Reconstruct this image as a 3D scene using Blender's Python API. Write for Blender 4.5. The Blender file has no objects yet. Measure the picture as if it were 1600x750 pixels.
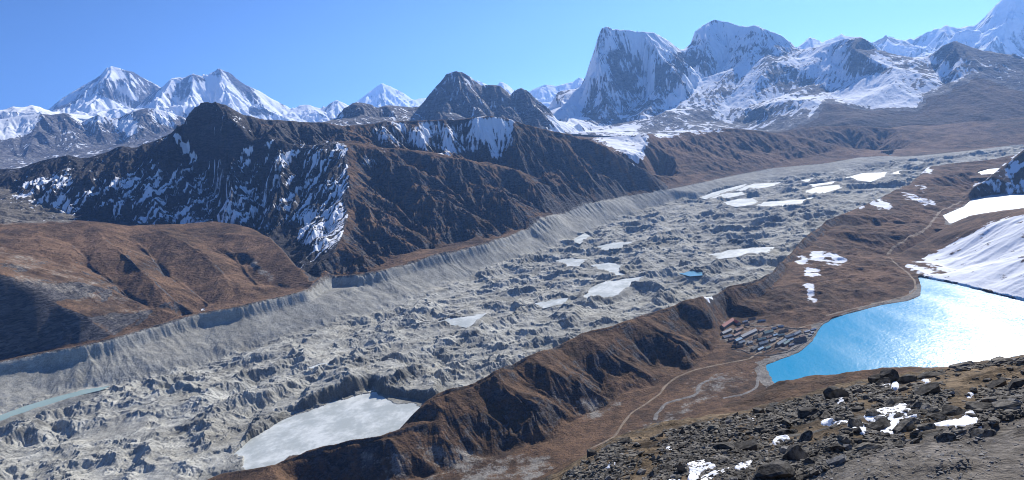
QUAL=.95
SKY_AIR, SKY_DUST, SKY_OZ, SKY_STR, SUN_STR, SKY_TINT = 1.0, .3, 3.0, .095, 5.0, (.63, .85, 1.13, 1)
HAZE, HAZE_COL, HAZE_G, EXPO, DENO = 2.2e-5, (.24, .48, .97, 1), .42, 0.55, True
import bpy, bmesh, math, random
import numpy as np
from mathutils import Vector, Matrix
from mathutils.geometry import delaunay_2d_cdt
rng = np.random.default_rng(7)
random.seed(7)
f32 = np.float32
SC = bpy.context.scene
COL = SC.collection
# ---------------------------------------------------------------- survey of the place
# The photograph was surveyed like a plane table: a sighted direction plus a
# known altitude (z..) or a known ground distance (d..) fixes every station in metres.
FOC, ROLL, PITCH, CZ = 1065.0, math.radians(9.0), math.radians(9.7), 623.0
CR, SR, CP, SP = math.cos(ROLL), math.sin(ROLL), math.cos(PITCH), math.sin(PITCH)
def ray(px, py):
    u, v = px-800.0, 375.0-py
    a, b = u*CR+v*SR, -u*SR+v*CR
    return a, FOC*CP+b*SP, b*CP-FOC*SP
def PD(px, py, D):
    x, y, z = ray(px, py); h = math.hypot(x, y)
    return (x*D/h, y*D/h, CZ+z*D/h)
def PZ(px, py, z):
    x, y, r = ray(px, py); t = (z-CZ)/r
    return (x*t, y*t, z)
def zgl(x, y):                      # mean surface of the glacier
    return 25-.01826*(.863*x+.505*y+387)
def PG(px, py, dz=0):
    z = 0
    for _ in range(6):
        p = PZ(px, py, z); z = zgl(p[0], p[1])+dz
    return p
def project(x, y, z):
    z = z-CZ
    f = y*CP-z*SP; up = y*SP+z*CP
    f = np.maximum(f, 1e-3)
    a, b = x/f*FOC, up/f*FOC
    return 800+a*CR-b*SR, 375-(a*SR+b*CR)
def L(s):
    out = []
    for t in s.split():
        a, b, c = t.split(',')
        k, v = c[0], c[1:]
        a, b = float(a), float(b)
        if k == 'z': out.append(PZ(a, b, float(v)))
        elif k == 'd': out.append(PD(a, b, float(v)))
        elif k == 'g': out.append(PG(a, b, float(v or 0)))
    return out
def shift(line, dD, dz=None, z=None):      # the same line further away / lower
    o = []
    for x, y, zz in line:
        h = math.hypot(x, y); s = (h+dD)/h
        nz = (zz+dz) if dz is not None else (z if z is not None else zgl(x*s, y*s))
        o.append((x*s, y*s, nz))
    return o
# ---------------------------------------------------------------- numpy terrain tools
_r = np.random.default_rng(3)
_ang = _r.random(256)*2*np.pi
GXT, GYT = np.cos(_ang).astype(f32), np.sin(_ang).astype(f32)
H1, H2 = _r.random(256).astype(f32), _r.random(256).astype(f32)
def ihash(xi, yi, seed):
    h = xi.astype(np.uint32)*np.uint32(374761393)+yi.astype(np.uint32)*np.uint32(668265263)+np.uint32((seed*2246822519) & 0xffffffff)
    h = (h ^ (h >> np.uint32(13)))*np.uint32(1274126177)
    return ((h ^ (h >> np.uint32(16))) & np.uint32(255)).astype(np.int32)
def gnoise(x, y, seed=0):
    x0, y0 = np.floor(x), np.floor(y)
    fx, fy = (x-x0).astype(f32), (y-y0).astype(f32)
    xi, yi = x0.astype(np.int64), y0.astype(np.int64)
    u, v = fx*fx*fx*(fx*(fx*6-15)+10), fy*fy*fy*(fy*(fy*6-15)+10)
    def g(i, j):
        h = ihash(xi+i, yi+j, seed)
        return GXT[h]*(fx-i)+GYT[h]*(fy-j)
    a, b, c, d = g(0, 0), g(1, 0), g(0, 1), g(1, 1)
    return ((a+(b-a)*u)+((c+(d-c)*u)-(a+(b-a)*u))*v)*f32(1.5)
def fbm(x, y, wl, octv, seed=0, gain=.5, lac=2.03):
    s = np.zeros_like(x, dtype=f32); a = 1.0; f = 1.0/wl
    for o in range(octv):
        s += f32(a)*gnoise(x*f+o*17.3, y*f-o*9.1, seed+o); a *= gain; f *= lac
    return s
def ridged(x, y, wl, octv, seed=0, gain=.5, lac=2.07):
    s = np.zeros_like(x, dtype=f32); a = 1.0; f = 1.0/wl; w = 1.0
    for o in range(octv):
        n = 1-np.abs(gnoise(x*f+o*13.7, y*f+o*5.3, seed+o))*1.6
        n = n*n*w; s += f32(a)*n; w = np.clip(n*1.4, 0, 1); a *= gain; f *= lac
    return s-.6
def erode(x, y, gx, gy, wl, octv, seed=0, decay=.5, lac=2.0, stretch=1.5):
    """gullies and ribs that run down the slope; returns about -1..1"""
    s = np.sqrt(gx*gx+gy*gy)+1e-4
    k = np.minimum(s*1.5, 1.0)*stretch/s
    dx, dy = (gy*k).astype(f32), (-gx*k).astype(f32)
    h = np.zeros_like(dx); hx = np.zeros_like(dx); hy = np.zeros_like(dx)
    a = 1.0; f = 1.0/wl; tot = 0
    for o in range(octv):
        X, Y = x*f+o*31.7, y*f-o*11.9
        x0, y0 = np.floor(X), np.floor(Y)
        fx, fy = (X-x0).astype(f32), (Y-y0).astype(f32)
        xi, yi = x0.astype(np.int64), y0.astype(np.int64)
        ex, ey = dx+hy*f32(.6), dy-hx*f32(.6)
        va = np.zeros_like(h); vx = np.zeros_like(h); vy = np.zeros_like(h); wt = np.full_like(h, 1e-6)
        for i in (-1, 0, 1, 2):
            for j in (-1, 0, 1, 2):
                hh = ihash(xi+i, yi+j, seed+o*7)
                px, py = fx-i+H1[hh]*.6-.3, fy-j+H2[hh]*.6-.3
                d = px*px+py*py
                w = np.exp(-d*2.2)*np.clip(2.2-d, 0, 1)
                m = (px*ex+py*ey+H1[(hh+77) & 255]*f32(.25))*f32(6.2832)
                c, sn = np.cos(m), np.sin(m)
                va += c*w; vx -= sn*w*ex; vy -= sn*w*ey; wt += w
        va /= wt; h += va*f32(a); hx += vx/wt*f32(a); hy += vy/wt*f32(a)
        tot += a; a *= decay; f *= lac
    return h/f32(tot**.7)
def smooth(a, b, x):
    t = np.clip((x-a)/(b-a), 0, 1); return t*t*(3-2*t)
def box1(a, r, ax):
    if r < 1: return a
    n = a.shape[ax]
    pad = [(0, 0)]*2; pad[ax] = (r+1, r)
    c = np.cumsum(np.pad(a, pad, mode='edge'), axis=ax, dtype=np.float64)
    i1 = [slice(None)]*2; i0 = [slice(None)]*2
    i1[ax] = slice(2*r+1, 2*r+1+n); i0[ax] = slice(0, n)
    return ((c[tuple(i1)]-c[tuple(i0)])/(2*r+1)).astype(f32)
def blur(a, r, n=2):
    for _ in range(n): a = box1(box1(a, r, 0), r, 1)
    return a
class Grid:
    def __init__(s, x0, x1, y0, y1, c):
        s.x0, s.y0, s.c = x0, y0, c
        s.nx, s.ny = int((x1-x0)/c)+1, int((y1-y0)/c)+1
    def zeros(s): return np.zeros((s.ny, s.nx), f32)
    def sample(s, A, x, y):
        u = np.clip((x-s.x0)/s.c, 0, s.nx-1.001); v = np.clip((y-s.y0)/s.c, 0, s.ny-1.001)
        i, j = u.astype(np.int32), v.astype(np.int32); u = (u-i).astype(f32); v = (v-j).astype(f32)
        return (A[j, i]*(1-u)+A[j, i+1]*u)*(1-v)+(A[j+1, i]*(1-u)+A[j+1, i+1]*u)*v
    def poly(s, pts, val=1.0, out=None):
        if out is None: out = s.zeros()
        P = np.array([(p[0], p[1]) for p in pts])
        i0 = max(0, int((P[:, 0].min()-s.x0)/s.c)-1); i1 = min(s.nx, int((P[:, 0].max()-s.x0)/s.c)+2)
        j0 = max(0, int((P[:, 1].min()-s.y0)/s.c)-1); j1 = min(s.ny, int((P[:, 1].max()-s.y0)/s.c)+2)
        if i1 <= i0 or j1 <= j0: return out
        X, Y = np.meshgrid(s.x0+np.arange(i0, i1)*s.c, s.y0+np.arange(j0, j1)*s.c)
        ins = inpoly(X, Y, P)
        out[j0:j1, i0:i1][ins] = val
        return out
    def lines(s, ls, sig):
        A = s.zeros()
        for l in ls:
            for a, b in zip(l[:-1], l[1:]):
                n = int(math.hypot(b[0]-a[0], b[1]-a[1])/s.c*1.5)+2
                t = np.linspace(0, 1, n)
                i = ((a[0]+(b[0]-a[0])*t-s.x0)/s.c+.5).astype(int); j = ((a[1]+(b[1]-a[1])*t-s.y0)/s.c+.5).astype(int)
                ok = (i >= 0) & (i < s.nx) & (j >= 0) & (j < s.ny)
                A[j[ok], i[ok]] = 1
        r = max(1, int(sig/s.c))
        return np.clip(blur(A, r)*(2*r+1)*1.3, 0, 1)
    def tin(s, lines, pts):
        V, E, ZZ = [], [], []
        idx = {}
        def add(p):
            k = (round(p[0], 1), round(p[1], 1))
            if k not in idx:
                idx[k] = len(V); V.append(Vector((p[0]/1000, p[1]/1000))); ZZ.append(p[2])
            return idx[k]
        for l in lines:
            ii = [add(p) for p in l]
            E += [(a, b) for a, b in zip(ii[:-1], ii[1:]) if a != b]
        for p in pts: add(p)
        vs, es, fs, ov, oe, of = delaunay_2d_cdt(V, E, [], 0, 1e-6)
        vz = []
        VA = np.array([(v.x, v.y) for v in V]); ZA = np.array(ZZ)
        nx = 0
        for k, v in enumerate(vs):
            if ov[k]: vz.append(ZZ[ov[k][0]])
            else:
                d = np.hypot(VA[:, 0]-v.x, VA[:, 1]-v.y); o = np.argsort(d)[:3]; w = 1/(d[o]+1e-3)
                vz.append(float((ZA[o]*w).sum()/w.sum())); nx += 1
        A = np.full((s.ny, s.nx), np.nan, f32)
        for f in fs:
            if len(f) != 3: continue
            a, b, c = [(vs[i].x*1000, vs[i].y*1000, vz[i]) for i in f]
            i0 = max(0, int(math.floor((min(a[0], b[0], c[0])-s.x0)/s.c))); i1 = min(s.nx, int((max(a[0], b[0], c[0])-s.x0)/s.c)+2)
            j0 = max(0, int(math.floor((min(a[1], b[1], c[1])-s.y0)/s.c))); j1 = min(s.ny, int((max(a[1], b[1], c[1])-s.y0)/s.c)+2)
            if i1 <= i0 or j1 <= j0: continue
            X = s.x0+np.arange(i0, i1)*s.c; Y = (s.y0+np.arange(j0, j1)*s.c)[:, None]
            det = (b[0]-a[0])*(c[1]-a[1])-(c[0]-a[0])*(b[1]-a[1])
            if abs(det) < 1e-6: continue
            w1 = ((X-a[0])*(c[1]-a[1])-(c[0]-a[0])*(Y-a[1]))/det
            w2 = ((b[0]-a[0])*(Y-a[1])-(X-a[0])*(b[1]-a[1]))/det
            m = (w1 >= -1e-4) & (w2 >= -1e-4) & (w1+w2 <= 1+1e-4)
            zz = a[2]+w1*(b[2]-a[2])+w2*(c[2]-a[2])
            A[j0:j1, i0:i1][m] = zz[m]
        if np.isnan(A).any():
            A[np.isnan(A)] = np.nanmin(A)
        print('tin', len(V), 'crossings', nx)
        return A
def inpoly(X, Y, P):
    ins = np.zeros(X.shape, bool)
    n = len(P)
    for k in range(n):
        xa, ya = P[k]; xb, yb = P[(k+1) % n]
        if ya == yb: continue
        c = ((ya > Y) != (yb > Y)) & (X < (xb-xa)*(Y-ya)/(yb-ya)+xa)
        ins ^= c
    return ins
def P2(s):                      # "x,y x,y"
    return np.array([[float(c) for c in t.split(',')] for t in s.split()])
def picmask(polys, r=3):        # traced outlines of snow and ground cover (looked up once, kept on the ground)
    A = np.zeros((376, 801), f32)
    X, Y = np.meshgrid(np.arange(801)*2.0, np.arange(376)*2.0)
    for p in polys:
        v = 1.0
        if isinstance(p, tuple): p, v = p
        P = P2(p); j0, j1 = max(0, int(P[:, 1].min()/2)-1), min(376, int(P[:, 1].max()/2)+2)
        i0, i1 = max(0, int(P[:, 0].min()/2)-1), min(801, int(P[:, 0].max()/2)+2)
        if i1 <= i0 or j1 <= j0: continue
        A[j0:j1, i0:i1][inpoly(X[j0:j1, i0:i1], Y[j0:j1, i0:i1], P)] = v
    return blur(A, r, 2) if r else A
def picsample(A, px, py):
    u = np.clip(px/2, 0, 799.9); v = np.clip(py/2, 0, 374.9)
    i, j = u.astype(np.int32), v.astype(np.int32); u = (u-i).astype(f32); v = (v-j).astype(f32)
    return (A[j, i]*(1-u)+A[j, i+1]*u)*(1-v)+(A[j+1, i]*(1-u)+A[j+1, i+1]*u)*v
class Fan:
    """a sheet of ground stations in rows of equal distance round the viewpoint"""
    def __init__(s, a0, a1, na, D):
        s.az = np.radians(np.linspace(a0, a1, na)); s.D = np.asarray(D)
        s.x = (np.sin(s.az)[None, :]*s.D[:, None]).astype(np.float64); s.y = (np.cos(s.az)[None, :]*s.D[:, None]).astype(np.float64)
        s.z = np.zeros(s.x.shape, f32)
    def grad(s, Z=None):
        Z = s.z if Z is None else Z
        zd = np.gradient(Z, s.D, axis=0); za = np.gradient(Z, s.az, axis=1)/s.D[:, None]
        sa, ca = np.sin(s.az)[None, :], np.cos(s.az)[None, :]
        return (zd*sa+za*ca).astype(f32), (zd*ca-za*sa).astype(f32)
    def at(s, x, y, A=None):
        A = s.z if A is None else A
        a = np.arctan2(x, y); d = np.hypot(x, y)
        u = np.clip((a-s.az[0])/(s.az[1]-s.az[0]), 0, len(s.az)-1.001)
        v = np.clip(np.interp(d, s.D, np.arange(len(s.D))), 0, len(s.D)-1.001)
        i, j = np.int32(u), np.int32(v); u = u-i; v = v-j
        return (A[j, i]*(1-u)+A[j, i+1]*u)*(1-v)+(A[j+1, i]*(1-u)+A[j+1, i+1]*u)*v
def tag(o, label=None, cat=None, group=None, kind=None):
    if label: o['label'] = label
    if cat: o['category'] = cat
    if group: o['group'] = group
    if kind: o['kind'] = kind
    return o
def mesh_np(name, V, F, mat, attrs=None, smoothed=True, parent=None):
    me = bpy.data.meshes.new(name)
    n = F.shape[1]
    me.vertices.add(len(V)); me.vertices.foreach_set('co', np.ascontiguousarray(V, f32).ravel())
    me.loops.add(F.size); me.loops.foreach_set('vertex_index', np.ascontiguousarray(F, np.int32).ravel())
    me.polygons.add(len(F)); me.polygons.foreach_set('loop_start', np.arange(0, F.size, n, dtype=np.int32))
    me.update(calc_edges=True)
    me.polygons.foreach_set('use_smooth', np.full(len(F), smoothed))
    for k, a in (attrs or {}).items():
        if a.ndim == 2:
            at = me.attributes.new(k, 'FLOAT_COLOR', 'POINT'); at.data.foreach_set('color', np.ascontiguousarray(a, f32).ravel())
        else:
            at = me.attributes.new(k, 'FLOAT', 'POINT'); at.data.foreach_set('value', np.ascontiguousarray(a, f32).ravel())
    if mat: me.materials.append(mat)
    o = bpy.data.objects.new(name, me); COL.objects.link(o)
    if parent: o.parent = parent
    return o
def fan_objects(fan, regions, mat, attrs):
    """split one sheet of ground into its named landforms; regions: list of (name, label, vertex id)"""
    nr, nc = fan.x.shape
    I = np.arange(nr*nc).reshape(nr, nc)
    Q = np.stack([I[:-1, :-1], I[:-1, 1:], I[1:, 1:], I[1:, :-1]], -1).reshape(-1, 4)
    V = np.stack([fan.x.ravel(), fan.y.ravel(), fan.z.ravel()], -1)
    rid = regions[0]
    qid = rid.ravel()[Q[:, 0]]
    gx, gy = fan.grad()
    N = np.stack([-gx.ravel(), -gy.ravel(), np.ones(gx.size, f32)], -1); N /= np.linalg.norm(N, axis=1)[:, None]
    objs = []
    for k, (name, label) in regions[1].items():
        q = Q[qid == k]
        if len(q) == 0: continue
        used = np.zeros(len(V), bool); used[q.ravel()] = True
        remap = np.cumsum(used)-1
        m = mat[k] if isinstance(mat, dict) else mat
        o = mesh_np(name, V[used], remap[q], m, {a: (b.reshape(len(V), -1)[used] if b.ndim == 3 else b.ravel()[used]) for a, b in attrs.items()})
        o.data.normals_split_custom_set_from_vertices(N[used])
        tag(o, label, kind='structure'); objs.append(o)
    return objs
# ---------------------------------------------------------------- stations
def L2(s, k=1.4):
    return L(' '.join(t if t.split(',')[2][1:].startswith('-') else ','.join(t.split(',')[:2])+',z'+str(float(t.split(',')[2][1:])*k) for t in s.split()))
lake1 = L("1195,571,z0 1205,590,z0 1215,600,z0 1300,640,z0 1500,690,z0 1800,720,z0 1800,520,z0 1700,495,z0 1600,470,z0 1550,458,z0 1500,445,z0 1460,437,z0 1434,432,z0 1440,450,z0 1438,462,z0 1420,470,z0 1380,476,z0 1330,489,z0 1300,498,z0 1283,510,z0 1269,534,z0 1249,551,z0 1219,562,z0")
lake2 = L("1472,337,z-18 1485,350,z-18 1516,337,z-18 1560,330,z-18 1600,325,z-18 1700,315,z-18 1700,303,z-18 1600,303,z-18 1553,304,z-18 1519,311,z-18 1505,323,z-18")
lake3 = L("1527,269,z-45 1533,273,z-45 1556,271,z-45 1562,263,z-45 1545,264,z-45")
RC_a = L2("250,780,z50 350,738,z56 430,726,z58 500,700,z60 545,688,z62 590,684,z60 625,668,z50 650,641,z60 668,626,z72", 1.12)
RC_b = L2("700,607,z72 760,585,z75 800,565,z75 850,545,z75 900,522,z72 960,505,z72 1000,490,z70 1060,470,z66 1100,460,z62 1130,447,z50 1170,440,z47 1200,425,z45 1222,398,z43 1250,370,z44 1285,345,z43 1310,335,z40 1350,320,z35 1390,300,z28 1420,285,z15 1445,262,z0 1480,256,z-10 1530,252,z-20 1600,240,z-25 1680,230,z-30")
RC = RC_a+RC_b
RF = L("480,765,z10 600,757,z6 700,739,z3 780,715,z3 850,690,z3 900,655,z3 960,625,z3 1030,600,z3 1080,577,z3 1112,548,z4 1125,515,z5 1140,492,z6 1200,495,z5 1270,500,z4 1300,487,z3 1350,470,z3 1400,455,z2 1425,440,z2 1412,420,z1 1395,402,z0 1420,370,z-5 1455,350,z-10 1470,330,z-14 1503,316,z-15 1524,298,z-17 1524,270,z-40 1548,258,z-40 1610,248,z-40")
RI = shift(RC, 110)                                   # where the glacier meets the near moraine
RMID = [(a*(math.hypot(a,b)-85)/math.hypot(a,b), b*(math.hypot(a,b)-85)/math.hypot(a,b), c*.45+2) for a, b, c in L2('1140,445,z49 1200,425,z45 1222,398,z43 1250,370,z44 1285,345,z43 1310,335,z40')]
mribs = [L2("704,610,z69 738,638,z48 768,664,z27 795,688,z8"), L2("772,585,z73 795,612,z56 840,640,z34 868,660,z9"), L2("818,562,z73 868,584,z53 912,606,z30 936,618,z8"), L2("905,520,z70 950,550,z48 990,580,z20"), L2("1004,491,z68 1036,518,z48 1076,549,z18"), L2("1100,461,z60 1110,488,z42 1118,515,z14"),
 L2("738,598,z68 763,630,z43 800,662,z18"), L2("796,570,z70 826,598,z48 872,634,z19"), L2("864,541,z68 904,566,z44 942,590,z17"), L2("952,509,z67 988,535,z41 1022,560,z16"), L2("1052,476,z61 1070,500,z37 1090,528,z13")]
rspur = L2("668,626,z68 690,655,z45 712,690,z22 725,715,z6")
LC = L("-150,602,z128 -60,578,z128 0,565,z128 60,552,z126 130,540,z124 180,528,z122 240,510,z120 310,490,z118 380,478,z115 450,460,z112 480,452,z112 500,440,z110 520,432,z108 560,430,z104 600,422,z100 640,410,z96 700,395,z92 760,380,z86 830,355,z78 880,335,z70 930,320,z60 980,307,z48 1040,297,z30 1100,285,z10 1150,274,z-5 1210,263,z-20 1290,256,z-35 1340,247,z-45")
LT = L("-150,690,g0 -60,662,g0 0,644,g0 80,618,g0 180,594,g0 260,575,g0 330,553,g0 420,530,g0 480,512,g0 560,490,g0 640,462,g0 700,442,g0 760,420,g0 820,398,g0 860,383,g0 900,365,g0 950,345,g0 1000,328,g0 1060,312,g0 1110,302,g0 1200,280,g0 1290,268,g0 1400,250,g0 1500,240,g0 1600,226,g0")
LCl = [(x*(1-26/math.hypot(x, y)), y*(1-26/math.hypot(x, y)), z-.40*(z-zgl(x, y))) for x, y, z in LC[:19]]
LB = shift(LC[:15], 75, dz=-14)
hillS = L("-150,362,d4000 -60,352,d4000 0,349,d4000 67,347,d3950 118,344,d3900 152,346,d3850 202,352,d3800 253,357,d3750 287,350,d3850 337,346,d3850 371,350,d3780 398,357,d3650 425,371,d3400 449,394,d3150 466,414,d2990 484,441,d2830")
hill_l = [hillS,
 L("-150,400,d3050 -60,405,d2990 0,428,d2930 50,451,d2890 84,472,d2860 135,495,d2790 186,522,d2735"),
 L("60,395,d3420 101,411,d3280 175,451,d3020 243,482,d2850 285,493,d2800"),
 L("118,390,d3520 150,424,d3260 180,447,d3110 200,466,d2980"),
 L("152,360,d3720 190,395,d3360 240,440,d3020 275,470,d2870 300,486,d2800"),
 L("202,372,d3660 225,390,d3500 260,428,d3210 300,458,d2980 326,478,d2850"),
 L("253,362,d3650 300,385,d3400 345,420,d3110 372,450,d2900"),
 L("287,362,d3720 330,385,d3480 370,412,d3240 402,445,d2960"),
 L("337,368,d3620 385,401,d3250 415,421,d3070 440,448,d2880")]
trough = L("-150,345,d4500 -60,352,d4450 0,362,d4350 118,360,d4300 202,366,d4150 253,370,d4050 300,366,d4060 337,362,d4050 400,374,d3820 440,400,d3400 470,430,d3000")
toe = L("-60,296,d5800 0,292,d5600 20,302,d5350 60,316,d5050 110,334,d4820 150,345,d4620 205,356,d4450 270,358,d4300")
flat = L("-60,320,d5000 0,325,d4900 50,335,d4700 100,345,d4500")
skyD = L("-150,266,d6300 -60,266,d6200 0,264,d6000 34,262,d5900 67,250,d5700 105,242,d5500 135,247,d5450 169,237,d5350 189,228,d5300 216,230,d5250 250,217,d5150 270,206,d5050 280,191,d4950 297,171,d4850 314,159,d4780 332,157,d4740")
skyD2 = L("332,157,d4740 354,164,d4740 381,178,d4750 405,183,d4750 439,188,d4750 472,191,d4760 506,191,d4780 540,196,d4800 584,193,d4800 601,189,d4800 662,188,d4780 716,186,d4750 743,183,d4720 770,180,d4700 787,183,d4690 804,188,d4680 837,198,d4660 888,210,d4640 922,218,d4620 949,232,d4580 972,245,d4600 1006,264,d4640 1040,285,d4680")
edge = L("332,157,d4740 360,178,d4610 381,191,d4520 415,213,d4430 460,221,d4380 506,223,d4320 540,225,d4250")
arete = L("540,225,d4250 542,260,d3980 545,300,d3700 540,340,d3450 522,390,d3100 505,420,d2920 492,438,d2840")
front = L("540,225,d4250 584,228,d4230 628,232,d4200 689,238,d4120 736,245,d4080 780,255,d4040 820,269,d4000 850,285,d3950")
bowl = L("560,226,d4480 600,240,d4450 660,247,d4440 720,254,d4430 770,262,d4380 815,272,d4250 850,290,d4080")
spurs = [
 L("584,228,d4230 620,262,d3960 660,290,d3750 700,315,d3560 730,345,d3420 744,366,d3340"),
 L("660,235,d4160 720,275,d3900 775,305,d3700 815,330,d3580 833,344,d3530"),
 L("780,255,d4040 820,280,d3970 865,300,d3950 900,316,d3985"),
 L("545,300,d3700 585,335,d3480 610,370,d3230 630,402,d3080"),
 L("530,370,d3230 550,400,d3060 560,420,d2950"),
 L("888,210,d4640 930,245,d4560 960,275,d4470 975,298,d4440"),
]
gull = [
 L("565,245,d4190 600,295,d3890 630,335,d3640 660,370,d3400 680,390,d3250"),
 L("640,255,d4130 690,292,d3890 735,325,d3670 770,355,d3480 785,368,d3400"),
 L("735,262,d4110 790,297,d3910 835,322,d3740 862,336,d3650"),
 L("850,292,d4060 890,300,d4060 920,310,d4080 932,314,d4100"),
 L("548,330,d3590 575,370,d3330 590,400,d3130 597,418,d3010"),
 L("278,213,d5030 300,240,d4870 325,265,d4730 340,300,d4540 350,335,d4330"),
 L("395,225,d4560 400,260,d4440 405,310,d4240 405,350,d4020"),
 L("480,235,d4430 475,280,d4200 462,340,d3830 452,385,d3500"),
]
rib = [L("135,247,d5450 105,275,d5170 70,302,d5030"), L("189,228,d5300 155,270,d5000 120,322,d4790"), L("230,224,d5200 195,275,d4870 160,335,d4600"), L("262,211,d5100 236,278,d4740 206,346,d4430"), L("340,165,d4720 348,230,d4480 362,300,d4180 358,345,d4010"), L("440,218,d4400 436,270,d4150 424,330,d3860 412,362,d3740"),
 L("506,223,d4320 502,280,d4000 488,340,d3640 478,385,d3330")]
hillR = L("860,220,d5800 900,213,d5800 940,215,d5850 1012,209,d5700 1060,208,d5900 1100,202,d6050 1140,200,d6100 1180,203,d6150 1220,210,d6150 1270,217,d6100 1320,230,d6050 1345,240,d5950")
hillR_l = [L("1012,209,d5700 1010,230,d5450 1003,250,d5150 1000,268,d4900"), L("945,242,d5150 980,260,d4980 1015,279,d4810 1045,291,d4720"),
 L("1100,202,d6050 1120,230,d5750 1150,255,d5450 1165,266,d5330"), L("1060,212,d5840 1075,240,d5500 1090,270,d5100"),
 L("1180,203,d6150 1215,230,d5950 1250,249,d5720"), L("1140,206,d6060 1175,236,d5800 1200,256,d5570"),
 L("1035,215,d5800 1045,245,d5450 1055,275,d5020")]
farband = L("1190,212,d6700 1220,207,d6800 1260,198,d6950 1330,196,d6950 1400,201,d6850 1480,209,d6650 1540,217,d6450 1600,226,d6300 1700,235,d6200")
farbase = L("1380,236,d6250 1420,233,d6300 1500,234,d6150 1600,238,d6000 1700,244,d5900")
hb = L("1516,293,d3560 1546,276,d3680 1566,259,d3780 1600,232,d3850 1660,190,d4000 1720,150,d4100")
sh_c = L("1400,401,z1 1412,392,z3 1448,372,z8 1485,351,z12 1516,338,d2850 1560,331,d2800 1600,326,d2730 1680,312,d2650 1800,300,d2550")
sh_s = L("1418,416,z4 1440,405,d2500 1465,395,d2540 1499,372,d2590 1532,355,d2610 1566,343,d2600 1600,335,d2570 1700,320,d2500 1800,310,d2400")
sh_m = L("1440,425,z4 1480,425,d2330 1530,410,d2330 1580,400,d2300 1680,390,d2200")
H2L = [(880,735,470),(893,720,500),(960,700,560),(1005,682,600),(1060,655,640),(1120,640,660),(1160,620,680),(1205,598,700),(1296,586,700),(1380,576,690),(1465,574,680),(1566,562,660),(1640,550,640),(1700,540,620)]
HB2 = [PD(*p) for p in H2L]
SKY = P2("780,790 870,748 960,694 1060,668 1161,646 1262,621 1310,606 1370,596 1440,581 1500,573 1566,564 1600,560 1680,552 1760,545")
_t1 = []
for a, b in SKY:
    x, y, z = ray(a, b); _t1.append((math.degrees(math.atan2(x, y)), -z/math.hypot(x, y)))
_t1 = np.array(_t1); _t1 = np.vstack([[(-50, .64), (-15, .64)], _t1, [(60, .33)]])
def t1f(azd): return np.interp(azd, _t1[:, 0], _t1[:, 1])
def D1f(azd): return np.interp(azd, [-20, 0, 12, 22, 37, 50], [30, 32, 52, 72, 95, 100])
def near_z(x, y):
    D = np.hypot(x, y); az = np.degrees(np.arctan2(x, y))
    t, d1 = t1f(az), D1f(az)
    q = np.clip(1-D/d1, 0, None)**2*2.0
    e = np.clip(D-d1, 0, None); far = .035*e*e/(e+30)
    return CZ-(t*D+q+far)
def hillfan():
    out, foot, mid, top = [], [], [], []
    h2az = [math.degrees(math.atan2(p[0], p[1])) for p in HB2]
    h2D = [math.hypot(p[0], p[1]) for p in HB2]; h2t = [(CZ-p[2])/math.hypot(p[0], p[1]) for p in HB2]
    for az in np.arange(-48, 49, 3.0):
        sa, ca = math.sin(math.radians(az)), math.cos(math.radians(az))
        zt = float(near_z(sa*200, ca*200)); top.append((sa*200, ca*200, zt))
        if az < h2az[0]-2:
            tt = float(np.interp(az, [-48, -30, -12, 0], [.62, .62, .60, .56]))
            D2, Dm = 560, 1.0
            mid.append((sa*560, ca*560, CZ-560*tt)); fD = (CZ-8)/tt*1.02
            foot.append((sa*fD, ca*fD, 8))
        else:
            D2 = float(np.interp(az, h2az, h2D)); tt = float(np.interp(az, h2az, h2t))
            mid.append((sa*D2, ca*D2, CZ-D2*tt)); fD = (CZ-3)/tt*.94
            foot.append((sa*fD, ca*fD, 3))
    return top, mid, foot
hf_top, hf_mid, hf_foot = hillfan()
hf_in = []
for d in (60, 110, 155):
    hf_in.append([(math.sin(math.radians(a))*d, math.cos(math.radians(a))*d, float(near_z(math.sin(math.radians(a))*d, math.cos(math.radians(a))*d))) for a in range(-48, 49, 4)])
# ---------------------------------------------------------------- valley, glacier and the ridges round it (0.2 - 7.4 km)
AZL, AZR = -45.0, 45.5
def azd(p): return math.degrees(math.atan2(p[0], p[1]))
def byaz(line):
    a = sorted((azd(p), math.hypot(p[0], p[1])) for p in line); a = np.array(a)
    return lambda q: np.interp(q, a[:, 0], a[:, 1])
def sr(p): return (p[0], p[1])
foot_r = [p for p in hf_foot if azd(p) > 20.2]
lake1 = [p for p in lake1 if not (p[2] == 0 and azd(p) > 19 and math.hypot(p[0], p[1]) < 1440)]
# hidden near shore of the lake, just beyond the foot of the hillside
i0 = max(range(len(lake1)), key=lambda i: azd(lake1[i]))
vis = L("1205,591,z0 1195,571,z0 1219,562,z0 1249,551,z0 1269,534,z0 1283,510,z0 1300,498,z0 1330,489,z0 1380,476,z0 1420,470,z0 1438,462,z0 1440,450,z0 1434,432,z0 1460,437,z0 1500,445,z0 1550,458,z0 1600,470,z0 1700,495,z0 1800,520,z0")
near_shore = shift(foot_r, 22, z=0.0)
lake1 = vis+near_shore[::-1]
G = Grid(-5700, 5900, 0, 8000, 6.0)
frame = [(math.sin(math.radians(a))*7900, math.cos(math.radians(a))*7900, (60 if a > 12 else 300)) for a in range(-48, 49, 4)]
frame += [(-5690, 150, 100), (5890, 150, 100), (-5690, 5300, 600), (5890, 5300, 0), (-300, 10, 610), (300, 10, 610)]
lines = [RC, RF, RI, rspur, RMID, LC, LT, LB, trough, toe, flat, skyD, skyD2, edge, arete, front, bowl, hillR, farband, farbase, hb, sh_c, sh_s, sh_m]
lines += mribs+[LCl]+hf_in+hill_l+spurs+gull+rib+hillR_l
lines += [hf_top, hf_mid, hf_foot]
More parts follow.
